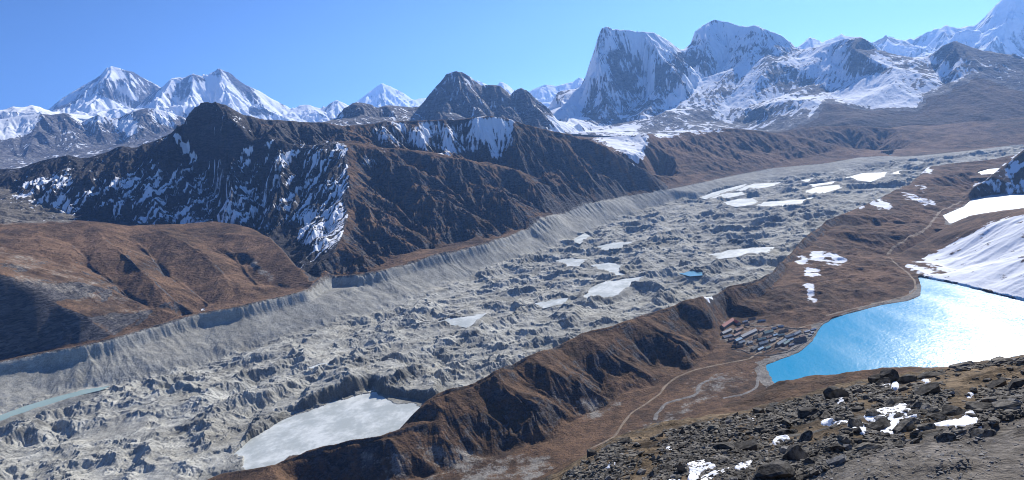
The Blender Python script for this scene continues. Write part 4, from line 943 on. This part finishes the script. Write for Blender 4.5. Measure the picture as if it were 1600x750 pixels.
def house(p1, p2, width, h, roof, label, windows=4, pitch=.38, name='stone_house', cat='house'):
    a, b = hit(*p1), hit(*p2)
    L_ = math.hypot(b[0]-a[0], b[1]-a[1]); ang = math.atan2(b[1]-a[1], b[0]-a[0])
    cx, cy = (a[0]+b[0])/2, (a[1]+b[1])/2
    g = min(a[2], b[2])
    t = empty(name, (cx, cy, g), ang); tag(t, label, cat, 'houses of the lakeside village')
    hw, hl = width/2, L_/2; rz = h+hw*pitch*2
    bm = bmesh.new(); box(bm, -hl, hl, -hw, hw, -1.5, h)
    for s in (-1, 1):
        v = [bm.verts.new(q) for q in ((s*hl*.997, -hw, h), (s*hl*.997, hw, h), (s*hl*.997, 0, rz-.12))]
        bm.faces.new(v if s > 0 else v[::-1])
    new_obj('wall', bm, M_stone, t)
    bm = bmesh.new(); o = .5; e = hw+o; ez = h-o*pitch*2+.1
    A = [(-hl-o, -e, ez), (hl+o, -e, ez), (hl+o, 0, rz), (-hl-o, 0, rz), (-hl-o, e, ez), (hl+o, e, ez)]
    up = [bm.verts.new((p[0], p[1], p[2]+.18)) for p in A]; dn = [bm.verts.new(p) for p in A]
    for f in ((0, 1, 2, 3), (3, 2, 5, 4)): bm.faces.new([up[i] for i in f]); bm.faces.new([dn[i] for i in f[::-1]])
    for i, j in ((0, 1), (1, 2), (2, 5), (5, 4), (4, 3), (3, 0)): bm.faces.new([up[j], up[i], dn[i], dn[j]])
    new_obj('roof', bm, ROOF[roof], t)
    # the long front that looks downhill to the viewer
    side = -1 if (math.cos(ang)*(-cy)-math.sin(ang)*(-cx)) < 0 else 1
    n = windows+1; xs = np.linspace(-hl, hl, n+2)[1:-1]
    for k, xx in enumerate(xs):
        y0 = side*hw; y1 = side*(hw+.08)
        bm = bmesh.new()
        if k == n//2:
            box(bm, xx-.6, xx+.6, min(y0, y1), max(y0, y1), 0, 2.0); new_obj('door', bm, M_wood, t)
        else:
            box(bm, xx-.75, xx+.75, min(y0, y1), max(y0, y1), .9, 2.1); w_ = new_obj('window', bm, M_trim, t)
            bm = bmesh.new(); y2 = side*(hw+.11); box(bm, xx-.6, xx+.6, min(y1, y2), max(y1, y2), 1.02, 1.98); new_obj('pane', bm, M_glass, w_)
    if L_ > 12:
        bm = bmesh.new(); box(bm, hl*.4-.35, hl*.4+.35, -.35, .35, rz-.5, rz+.9); new_obj('chimney', bm, M_stone, t)
    return t
HOUSES = [
 ((1128, 514), (1145, 503), 11, 5.5, 'red', 'largest red roofed lodge at the upper left end of the village', 6), ((1144, 501), (1155, 508), 9, 5.0, 'red', 'red roofed wing behind the largest red lodge', 3),
 ((1128, 523), (1142, 517), 8, 3.4, 'grey', 'long grey roofed house below the red lodge', 4), ((1130, 528), (1143, 526), 8, 3.2, 'grey', 'low grey roofed house at the left rim of the village', 3),
 ((1149, 519), (1160, 514), 7, 3.4, 'rust', 'rust roofed house right of the long grey house', 3), ((1146, 527), (1156, 522), 7, 3.0, 'rust', 'pale rust roofed shed in front of the rust roofed house', 2),
 ((1158, 529), (1181, 518), 9, 3.8, 'grey', 'longest grey roofed lodge in the middle of the village', 8), ((1149, 535), (1158, 531), 8, 3.6, 'blue', 'pale blue roofed house at the near end of the longest lodge', 3),
 ((1154, 538), (1163, 535), 7, 3.2, 'slate', 'slate roofed house just below the pale blue roof', 2), ((1144, 542), (1150, 541), 5, 2.6, 'dark', 'small dark hut on the left edge below the pale blue roof', 1), ((1150, 543), (1161, 541), 5, 2.6, 'dark', 'low dark shed nearest the grass on the left', 2),
 ((1194, 523), (1207, 519), 9, 3.6, 'green', 'grey green roofed lodge right of the path', 4), ((1184, 533), (1196, 530), 7, 3.0, 'green', 'low green roofed house below the grey green lodge', 3), ((1186, 540), (1199, 536), 8, 3.4, 'slate', 'slate blue house near the front of the village', 3),
 ((1175, 548), (1183, 543), 7, 3.2, 'dark', 'dark roofed house at the front of the village', 2), ((1184, 549), (1192, 545), 6, 2.8, 'blue', 'small pale blue roofed house beside the dark front house', 2),
 ((1218, 520), (1231, 517), 6, 2.8, 'dark', 'low dark roofed house at the back of the village', 3), ((1226, 529), (1242, 524), 8, 3.4, 'slate', 'long slate roofed lodge towards the lake', 5), ((1214, 541), (1227, 533), 8, 3.6, 'slate', 'long slate roofed lodge pointing at the viewer', 5), ((1224, 540), (1232, 535), 7, 3.2, 'green', 'green roofed annex beside the lodge pointing at the viewer', 2),
 ((1242, 535), (1259, 532), 11, 4.6, 'dark', 'large dark roofed lodge closest to the lake', 6), ((1240, 525), (1250, 520), 7, 3.2, 'slate', 'slate roofed house behind the large dark lodge', 3),
 ((1257, 520), (1265, 518), 4, 2.2, 'white', 'white roofed hut by the shore, left one', 1), ((1267, 521), (1271, 520), 4, 2.2, 'white', 'small white hut nearest the water', 1), ((1267, 516), (1275, 515), 4, 2.2, 'white', 'white roofed hut farthest along the shore', 1), ((1264, 525), (1268, 524), 3.5, 2.0, 'white', 'tiny white shed below the white huts', 1),
 ((1184, 503), (1196, 502), 5, 2.6, 'grey', 'pale grey shed standing alone behind the village', 2), ((1170, 500), (1180, 498), 5, 2.6, 'dark', 'dark shed on the slope behind the village', 2), ((1164, 509), (1171, 508), 5, 2.6, 'rust', 'small rust shed between the red lodge and the path', 1), ((1206, 515), (1213, 514), 5, 2.6, 'grey', 'small grey shed behind the grey green lodge', 1),
 ((1178, 529), (1184, 527), 5, 2.6, 'dark', 'small dark hut in front of the longest lodge', 1), ((1216, 526), (1225, 524), 5, 2.6, 'green', 'small green roofed hut between the two slate lodges', 2)]
HOUSES += [((1160, 505), (1168, 503), 6, 2.8, 'grey', 'grey shed on the slope right of the red roofed wing', 1), ((1198, 529), (1205, 527), 5, 2.6, 'rust', 'small rust roofed hut right of the low green house', 1), ((1203, 535), (1211, 532), 6, 2.8, 'grey', 'grey roofed house between the slate blue house and the pointing lodge', 2), ((1168, 538), (1175, 536), 6, 2.8, 'grey', 'grey roofed house right of the slate roof on the left', 2),
 ((1231, 534), (1239, 531), 6, 2.8, 'blue', 'pale blue roofed house between two slate lodges near the lake', 2), ((1208, 526), (1214, 524), 5, 2.6, 'blue', 'small pale blue hut behind the low village walls', 1), ((1186, 519), (1193, 516), 6, 2.8, 'rust', 'rust roofed house beside the upper end of the longest lodge', 2), ((1196, 546), (1203, 543), 6, 2.6, 'green', 'green roofed hut at the front edge of the fields', 1),
 ((1250, 528), (1256, 526), 5, 2.6, 'rust', 'rust roofed shed behind the large dark lodge', 1), ((1233, 541), (1240, 539), 5, 2.4, 'grey', 'grey hut at the front of the large dark lodge', 1), ((1139, 533), (1146, 531), 6, 2.8, 'rust', 'rust roofed hut on the lower left rim of the village', 1), ((1216, 512), (1224, 511), 5, 2.4, 'grey', 'grey hut farthest back behind the long wall', 1)]
for hs in HOUSES: house(hs[0], hs[1], hs[2]*1.15, hs[3]*1.25, *hs[4:])
def stone_wall(pix, label, h=1.3):
    P = [hit(a, b) for a, b in P2(pix)]; bm = bmesh.new(); prev = None
    pts_ = []
    for a, b in zip(P[:-1], P[1:]):
        n = max(1, int(math.hypot(b[0]-a[0], b[1]-a[1])/4))
        for k in range(n): pts_.append((a[0]+(b[0]-a[0])*k/n, a[1]+(b[1]-a[1])*k/n))
    pts_.append(P[-1][:2])
    for k, (X, Y) in enumerate(pts_):
        a, b = pts_[max(0, k-1)], pts_[min(len(pts_)-1, k+1)]
        l = math.hypot(b[0]-a[0], b[1]-a[1])+1e-9; nx_, ny_ = -(b[1]-a[1])/l*.45, (b[0]-a[0])/l*.45
        g = float(zground(X, Y)); hh = h*(.8+.4*random.random())
        cur = [bm.verts.new((X-nx_, Y-ny_, g-.6)), bm.verts.new((X-nx_*.7, Y-ny_*.7, g+hh)), bm.verts.new((X+nx_*.7, Y+ny_*.7, g+hh)), bm.verts.new((X+nx_, Y+ny_, g-.6))]
        if prev:
            for i in range(3): bm.faces.new([prev[i], prev[i+1], cur[i+1], cur[i]])
        else: bm.faces.new(cur)
        prev = cur
    bm.faces.new(prev[::-1]); bmesh.ops.recalc_face_normals(bm, faces=bm.faces[:])
    o = new_obj('stone_wall', bm, M_stone); tag(o, label, 'stone wall', 'dry stone walls of the village')
stone_wall("1172,510 1193,511 1207,509 1230,512 1253,516", 'long dry stone wall along the back of the village')
stone_wall("1164,533 1185,522 1196,515", 'dry stone wall beside the longest grey lodge')
stone_wall("1212,543 1233,549 1241,548 1254,538", 'dry stone wall round the field below the large dark lodge')
stone_wall("1232,545 1236,537", 'short dry stone wall between the two lower fields')
stone_wall("1193,553 1209,545 1226,548", 'dry stone wall round the field at the front of the village')
stone_wall("1198,540 1209,533 1217,536", 'dry stone wall in front of the slate blue house')
stone_wall("1256,515 1255,528 1263,530", 'dry stone wall behind the white shore huts')
stone_wall("1204,530 1213,530 1222,533", 'dry stone wall between the green house and the slate lodges')
stone_wall("1172,556 1200,556 1230,551 1262,533 1275,520 1284,508", 'low shore wall following the lake edge')
stone_wall("1165,541 1175,538 1183,541", 'dry stone wall in front of the slate roofed house on the left')
stone_wall("1180,552 1190,546 1201,550", 'dry stone wall round the small plot at the village front')
stone_wall("1205,551 1216,544 1230,547", 'dry stone wall between the two front fields')
stone_wall("1186,527 1200,524 1212,521 1220,519", 'dry stone wall along the middle lane')
stone_wall("1240,519 1252,521 1262,523", 'dry stone wall behind the slate house by the lake')
stone_wall("1143,546 1158,547 1172,553", 'dry stone wall on the grass below the left huts')
stone_wall("1226,514 1245,513 1262,514", 'dry stone wall at the back near the shore')
stone_wall("1150,512 1160,511 1170,513", 'dry stone wall below the red roofed wing')
# ---- boulders
M_rock = colmat('boulder_rock', (.045, .040, .033), (.22, .20, .165), .35, bump=.04, squash=(1, 1, 2.5))
M_rockd = colmat('shade_dark_boulder_rock', (.026, .024, .021), (.125, .113, .096), .4, bump=.04, squash=(1, 1, 2.5))  # darker rock for random stones; on big boulders it paints their shadow sides
M_rockl = colmat('pale_boulder_rock', (.12, .115, .105), (.30, .285, .26), .35, bump=.03, squash=(1, 1, 2.5))
M_snow = colmat('old_snow', (.80, .82, .85), (.88, .89, .90), .5, bump=.03)
def rock_mesh(seed, sub, sc=(1, .72, .5), ncut=6, name='boulder'):
    r = random.Random(seed); bm = bmesh.new(); bmesh.ops.create_icosphere(bm, subdivisions=sub, radius=1)
    planes = []
    for _ in range(ncut):
        v = Vector((r.gauss(0, 1), r.gauss(0, 1), r.gauss(0, 1))).normalized(); planes.append((v, r.uniform(.34, .72)))
    for v in ((1, 0, 0), (-1, 0, 0), (0, 1, 0), (0, -1, 0), (0, 0, 1), (0, 0, -1)):
        planes.append((Vector([c+r.gauss(0, .22) for c in v]).normalized(), r.uniform(.42, .66)))
    for v in bm.verts:
        for n, d in planes:
            k = v.co.dot(n)-d
            if k > 0: v.co -= n*k
        v.co = Vector((v.co.x*sc[0], v.co.y*sc[1], v.co.z*sc[2]))*(1+.03*math.sin(v.co.x*9+seed)*math.cos(v.co.y*8))
    return bm
protos = []
for k in range(16):
    s = (1, random.uniform(.5, .85), random.uniform(.28, .62))
    bm = rock_mesh(100+k, 3, s); me = bpy.data.meshes.new('boulder'); bm.to_mesh(me); bm.free(); protos.append(me)
pm_ = {}
def proto(k, mat):
    if (k, mat.name) not in pm_:
        m = protos[k].copy(); m.materials.append(mat); pm_[(k, mat.name)] = m
    return pm_[(k, mat.name)]
def boulder(px_, py_, wpx, hpx, mat, label, group=None, k=None, rz=None, tilt=None, sink=.3):
    h = hit(px_, py_)
    if h is None or h[3] > 190: return None
    dist = math.sqrt(h[3]**2+(CZ-h[2])**2); s = wpx*dist/FOC*.74
    me = proto(random.randrange(16) if k is None else k, mat)
    o = bpy.data.objects.new('boulder', me); COL.objects.link(o)
    zh = max(v.co.z for v in me.vertices)
    az_ = math.atan2(h[0], h[1])
    o.scale = (s, s, (hpx*dist/FOC*.66)/max(zh, .15))
    o.rotation_euler = ((random.gauss(0, .14), random.gauss(-.25, .14), (-az_+random.gauss(0, .5)) if rz is None else rz-az_)) if tilt is None else (tilt[0], tilt[1], (rz or 0)-az_)
    o.location = (h[0], h[1], h[2]+zh*o.scale[2]*(1-2*sink)*.9)
    tag(o, label, 'boulder', group); return o
BIG = [
 (1305, 624, 40, 30, M_rockd, 'large black boulder with snow at its foot near the upper edge of the boulder field'), (1262, 652, 46, 22, M_rockd, 'black slab shading a row of small snow lumps'), (1392, 596, 34, 24, M_rockd, 'black boulder leaning over a shaded snow strip at the skyline'), (1372, 598, 30, 18, M_rockd, 'black boulder left of the shaded snow strip at the skyline'),
 (1418, 595, 34, 14, M_rockd, 'dark flat slab right of the skyline snow strip'), (1450, 590, 40, 12, M_rockd, 'long dark ledge under the bright lake'), (1452, 617, 44, 18, M_rockd, 'dark slab above the pale snow patches on the right'), (1395, 632, 34, 13, M_rockd, 'dark leaning slab at the top of the largest snow patch'),
 (1338, 667, 24, 20, M_rockd, 'black boulder at the left tip of the largest snow patch'), (1378, 671, 34, 18, M_rockd, 'black boulder sunk in the largest snow patch'), (1412, 672, 38, 17, M_rock, 'grey brown boulder on the right rim of the largest snow patch'), (1365, 651, 30, 12, M_rock, 'flat grey slab above the black boulder in the snow'),
 (1486, 648, 36, 18, M_rockd, 'black blocky boulder above the forked snow patch'), (1462, 654, 28, 11, M_rockd, 'dark low slab left of the forked snow patch'), (1530, 640, 44, 12, M_rock, 'long layered slab right of the forked snow patch'), (1575, 638, 50, 12, M_rock, 'long flat slab by the right edge of the picture'),
 (1560, 605, 30, 12, M_rockd, 'dark slab on the dry turf near the right edge'), (1590, 604, 34, 16, M_rockd, 'dark blocky boulder at the right edge below the skyline'), (1530, 684, 36, 16, M_rock, 'tilted grey slab below the forked snow patch'), (1480, 690, 30, 12, M_rock, 'low brown grey slab above the bare gravel'),
 (1240, 718, 38, 32, M_rockd, 'pointed black boulder standing by a broken snow patch near the bottom'), (1232, 706, 30, 12, M_rockl, 'pale slab resting on top of the pointed black boulder'), (1165, 704, 62, 17, M_rockd, 'long black overhanging slab in the lower middle of the boulder field'), (1205, 742, 60, 26, M_rockd, 'dark broad boulder cut by the bottom edge'),
 (1310, 722, 40, 10, M_rockl, 'flattest pale slab near the bottom'), (1350, 700, 46, 10, M_rock, 'flat grey slab below the largest snow patch'), (1262, 688, 30, 13, M_rock, 'brownish block between the two lower snow patches'), (1187, 646, 26, 12, M_rockd, 'pointed dark boulder on the upper left rim of the boulder field'),
 (1065, 738, 22, 24, M_rockd, 'black boulder left of the striped snow patch'), (925, 712, 24, 14, M_rockd, 'dark boulder at the far left tip of the boulder field'), (1222, 678, 34, 14, M_rockd, 'dark block behind the small snow patch in the middle'), (1130, 700, 40, 12, M_rockd, 'dark slab left of the long overhanging slab'), (1500, 574, 40, 8, M_rock, 'low outcrop on the skyline against the shining lake'), (1566, 566, 40, 8, M_rock, 'highest outcrop on the skyline at the right')]
for a in BIG: boulder(a[0], a[1], a[2]*.80, a[3]*.76, *a[4:])
FIELD = P2("870,752 905,722 960,694 1060,668 1161,648 1262,622 1310,608 1370,598 1440,583 1500,575 1566,566 1600,560 1600,650 1440,690 1330,718 1250,752")
BARE = P2("1425,598 1450,586 1500,580 1600,566 1600,604 1500,610")
def in1(P, a, b): return bool(inpoly(np.array([[a]]), np.array([[b]]), P)[0, 0])
cnt = 0; rr = random.Random(5)
while cnt < 262:
    a, b = rr.uniform(870, 1600), rr.uniform(560, 750)
    if not in1(FIELD, a, b) or (in1(BARE, a, b) and rr.random() < .9): continue
    w = 6.5+rr.random()**2.8*14; cl_ = rr.random()
    mt_, lb = (M_rockd, 'dark angular boulder in the stony field on the viewpoint slope') if cl_ < .22 else ((M_rock, 'grey brown flat rock in the stony field on the viewpoint slope') if cl_ < .84 else (M_rockl, 'pale grey rock in the stony field on the viewpoint slope'))
    if boulder(a, b, w, w*rr.uniform(.28, .55), mt_, lb, 'loose rocks of the stony field'): cnt += 1
# small scree
def scree(n, poly, wr, mat, name, label, seed, avoid=None):
    r = np.random.default_rng(seed); bases = []
    for k in range(8):
        bm = rock_mesh(300+k, 2, (1, .66, .32), 3); bm.faces.ensure_lookup_table()
        bases.append((np.array([v.co[:] for v in bm.verts]), np.array([[v.index for v in f.verts] for f in bm.faces]))); bm.free()
    Vs, Fs, off = [], [], 0
    lo, hi = poly.min(0), poly.max(0); k = 0
    A = np.stack([r.uniform(lo[0], hi[0], n*8), r.uniform(lo[1], hi[1], n*8)], -1)
    A = A[inpoly(A[:, 0], A[:, 1], poly)]
    if avoid is not None: A = A[~inpoly(A[:, 0], A[:, 1], avoid) | (r.random(len(A)) < .07)]
    dens = fbm(A[:, 0], A[:, 1], 70, 3, 66); A = A[dens > r.uniform(-.5, .4, len(A))][:n]
    for a, b in A:
        h = hit(a, b)
        if h is None or h[3] > 185: continue
        dist = math.sqrt(h[3]**2+(CZ-h[2])**2); s = (wr[0]+(wr[1]-wr[0])*r.random()**2.5)*dist/FOC*.8
        V, F = bases[k % 8]; k += 1; t = r.uniform(0, 6.28) if r.random() < .35 else r.normal(-math.atan2(h[0], h[1]), .5); c, s_ = math.cos(t), math.sin(t)
        tl = r.normal(-.22, .2); X = V*s; X = np.stack([X[:, 0]*math.cos(tl)+X[:, 2]*math.sin(tl), X[:, 1], -X[:, 0]*math.sin(tl)+X[:, 2]*math.cos(tl)], -1)
        X = np.stack([X[:, 0]*c-X[:, 1]*s_, X[:, 0]*s_+X[:, 1]*c, X[:, 2]], -1)+np.array([h[0], h[1], h[2]+s*.12])
        Vs.append(X); Fs.append(F+off); off += len(X)
    o = mesh_np(name, np.concatenate(Vs), np.concatenate(Fs), mat, smoothed=False); tag(o, label, kind='stuff'); return o
scree(9500, FIELD, (2.6, 10), M_rock, 'rubble', 'countless small grey brown stones of the boulder field', 1, BARE)
scree(3600, FIELD, (2.4, 8), M_rockd, 'rubble', 'countless small dark stones of the boulder field', 2, BARE)
scree(2200, FIELD, (2.2, 6.5), M_rockl, 'rubble', 'scattered small pale stones of the boulder field', 3, BARE)
scree(500, P2("1200,760 1300,730 1420,695 1600,640 1600,760"), (1.5, 6), M_rockl, 'gravel', 'loose pebbles on the bare grey ground at the corner', 4)
# ---- snow left between the rocks
def snow_patch(pix, thick, label, seed):
    P = P2(pix); lo, hi = P.min(0)-6, P.max(0)+6; st = max(.7, (hi-lo).max()/70)
    nx_, ny_ = int((hi[0]-lo[0])/st)+1, int((hi[1]-lo[1])/st)+1
    U, Vv = np.meshgrid(lo[0]+np.arange(nx_)*st, lo[1]+np.arange(ny_)*st)
    m = blur(inpoly(U, Vv, P).astype(f32), max(1, int(2.2/st)), 2)
    pts_ = np.array([hit(a, b)[:3] for a, b in zip(U.ravel(), Vv.ravel())])
    d = np.hypot(pts_[:, 0], pts_[:, 1]).mean()
    sc_ = d/FOC
    dd = np.hypot(pts_[:, 0], pts_[:, 1]); far_ = np.abs(dd/np.median(dd)-1) > .3
    h_ = (smooth(.12, .7, m).ravel()*1.5-.5)*thick*.75*sc_+fbm(pts_[:, 0], pts_[:, 1], 6*sc_, 3, seed)*.9*sc_+fbm(pts_[:, 0], pts_[:, 1], 22*sc_, 2, seed+5)*1.0*sc_
    h_ = np.where(m.ravel() < .02, -2*thick*sc_, h_)
    pts_[:, 2] += h_
    I = np.arange(nx_*ny_).reshape(ny_, nx_)
    Q = np.stack([I[1:, :-1], I[1:, 1:], I[:-1, 1:], I[:-1, :-1]], -1).reshape(-1, 4)
    ok = (m.ravel()[Q].max(1) > .03) & ~far_[Q].any(1)
    Q = Q[ok]; us = np.unique(Q); rm = np.zeros(len(pts_), int); rm[us] = np.arange(len(us))
    o = mesh_np('snow_patch', pts_[us], rm[Q], M_snow); tag(o, label, 'snow patch', 'snow left among the rocks')
SNOW = [
 ("1348,651 1362,644 1378,639 1396,632 1410,629 1418,633 1412,641 1430,642 1436,648 1428,655 1412,657 1402,664 1398,677 1388,681 1376,676 1372,664 1360,660", 3.5, 'largest white snow patch lying across the boulders'), ("1340,662 1348,660 1354,672 1352,679 1343,678", 3, 'bluish shaded snow under the black boulder left of the largest patch'), ("1329,668 1338,662 1340,672", 2, 'snow tip left of the black boulder'),
 ("1452,664 1475,659 1500,656 1510,648 1507,644 1517,642 1526,649 1528,659 1512,664 1500,668 1480,666", 3, 'forked snow patch right of the largest one'), ("1394,599 1402,594 1404,606 1398,611 1392,608", 3, 'shaded upright snow strip at the skyline boulders'), ("1372,600 1390,597 1392,602 1376,604", 2, 'thin shaded snow ledge behind the skyline boulders'), ("1440,593 1450,592 1452,598 1446,598", 2, 'snow spot right of the dark skyline slab'),
 ("1304,628 1318,622 1320,631 1306,633", 3, 'snow at the foot of the large black boulder'), ("1282,660 1290,656 1300,654 1306,660 1326,655 1326,660 1300,664 1284,664", 2.5, 'row of small snow lumps below the black slab'), ("1206,690 1214,683 1232,682 1234,688 1222,691 1212,697", 3, 'small snow patch in the middle of the boulder field'),
 ("1073,726 1082,722 1104,719 1112,726 1122,728 1110,734 1096,738 1088,752 1074,752 1078,738", 4, 'striped snow patch by the black boulder at the bottom'), ("1094,748 1112,738 1142,730 1140,736 1118,743 1106,752 1096,754", 3, 'long snow tongue at the bottom beside the striped patch'), ("1146,733 1154,725 1168,722 1176,718 1172,727 1166,733 1152,735", 3, 'snow wedge right of the long snow tongue'),
 ("1256,717 1264,715 1268,722 1276,727 1278,731 1266,728", 2.5, 'broken snow patch right of the pointed black boulder'), ("1508,617 1516,613 1524,616 1512,620", 2, 'thin snow streak above the layered slab'), ("1222,730 1230,726 1228,732", 2, 'snow spot left of the pointed black boulder'), ("1040,747 1058,744 1066,748 1050,754", 2, 'snow strip at the bottom edge left of the black boulder'), ("1432,672 1446,668 1444,672 1434,675", 2, 'thin snow streak between the two big patches'),
 ("942,733 960,722 964,726 950,734", 2, 'slanting snow strip in the left part of the boulder field'), ("1040,700 1046,696 1050,702 1042,703", 1.5, 'small snow spot above the striped patch'), ("1168,655 1178,652 1178,656", 1.5, 'snow spot below the pointed dark boulder on the rim'), ("1526,668 1532,666 1530,670", 1.5, 'tiny snow spot below the forked patch')]
for i, s in enumerate(SNOW): snow_patch(*s, 400+i*11)
# ---------------------------------------------------------------- sky, sun, air, camera
W_ = bpy.data.worlds.new('World'); SC.world = W_; W_.use_nodes = True
nt = W_.node_tree; bg = nt.nodes['Background']; sk = nt.nodes.new('ShaderNodeTexSky'); sk.sky_type = 'NISHITA'; sk.sun_disc = False
SUN_AZ, SUN_EL = math.radians(36.8), math.radians(32)
sk.sun_elevation = SUN_EL; sk.sun_rotation = SUN_AZ; sk.altitude = 5300; sk.air_density = SKY_AIR; sk.dust_density = SKY_DUST; sk.ozone_density = SKY_OZ
mxs = nt.nodes.new('ShaderNodeMix'); mxs.data_type = 'RGBA'; mxs.blend_type = 'MULTIPLY'; mxs.inputs[0].default_value = 1; nt.links.new(sk.outputs[0], mxs.inputs[6]); mxs.inputs[7].default_value = SKY_TINT
nt.links.new(mxs.outputs[2], bg.inputs[0]); bg.inputs[1].default_value = SKY_STR
sl = bpy.data.lights.new('sun', 'SUN'); sl.energy = SUN_STR; sl.angle = math.radians(.5); sl.color = (1, .955, .89)
so = bpy.data.objects.new('sun', sl); COL.objects.link(so)
sd = Vector((math.sin(SUN_AZ)*math.cos(SUN_EL), math.cos(SUN_AZ)*math.cos(SUN_EL), math.sin(SUN_EL)))
so.rotation_euler = sd.to_track_quat('Z', 'Y').to_euler(); so.location = (0, 0, 6000)
if HAZE > 0:
    hm = bpy.data.materials.new('haze'); hm.use_nodes = True; ht = hm.node_tree
    for n in list(ht.nodes):
        if n.type != 'OUTPUT_MATERIAL': ht.nodes.remove(n)
    pv = ht.nodes.new('ShaderNodeVolumePrincipled'); pv.inputs['Color'].default_value = HAZE_COL; pv.inputs['Density'].default_value = HAZE; pv.inputs['Anisotropy'].default_value = HAZE_G
    ht.links.new(pv.outputs[0], ht.nodes['Material Output'].inputs['Volume'])
    X0, X1, Y0, Y1, Z0, Z1 = -29000, 29000, -3000, 39500, -1400, 5200
    bm = bmesh.new(); bmesh.ops.create_cube(bm, size=1)
    for v in bm.verts: v.co = (X0 if v.co.x < 0 else X1, Y0 if v.co.y < 0 else Y1, Z0 if v.co.z < 0 else Z1)
    me = bpy.data.meshes.new('haze'); bm.to_mesh(me); bm.free(); me.materials.append(hm)
    ho = bpy.data.objects.new('haze', me); COL.objects.link(ho); tag(ho, 'thin blue mountain haze filling the air', kind='stuff'); ho['category'] = 'haze'
cam = bpy.data.cameras.new('camera'); co = bpy.data.objects.new('camera', cam); COL.objects.link(co); SC.camera = co
cam.sensor_width = 36; cam.lens = FOC/1600*36; cam.clip_start = .1; cam.clip_end = 250000
R0, U0, Fv = Vector((1, 0, 0)), Vector((0, SP, CP)), Vector((0, CP, -SP))
Rv = R0*CR-U0*SR; Uv = R0*SR+U0*CR
co.matrix_world = Matrix(((Rv.x, Uv.x, -Fv.x, 0), (Rv.y, Uv.y, -Fv.y, 0), (Rv.z, Uv.z, -Fv.z, CZ), (0, 0, 0, 1)))
SC.view_settings.view_transform = 'Standard'; SC.view_settings.look = 'None'; SC.view_settings.gamma = 1; SC.view_settings.exposure = EXPO
SC.cycles.max_bounces = 6; SC.cycles.volume_bounces = 1; SC.cycles.use_denoising = DENO; SC.cycles.filter_width = 1.0
print('lowest', min(mid.z.min(), fa.z.min(), fe.z.min()), 'highest', fe.z.max(), fa.z.max())
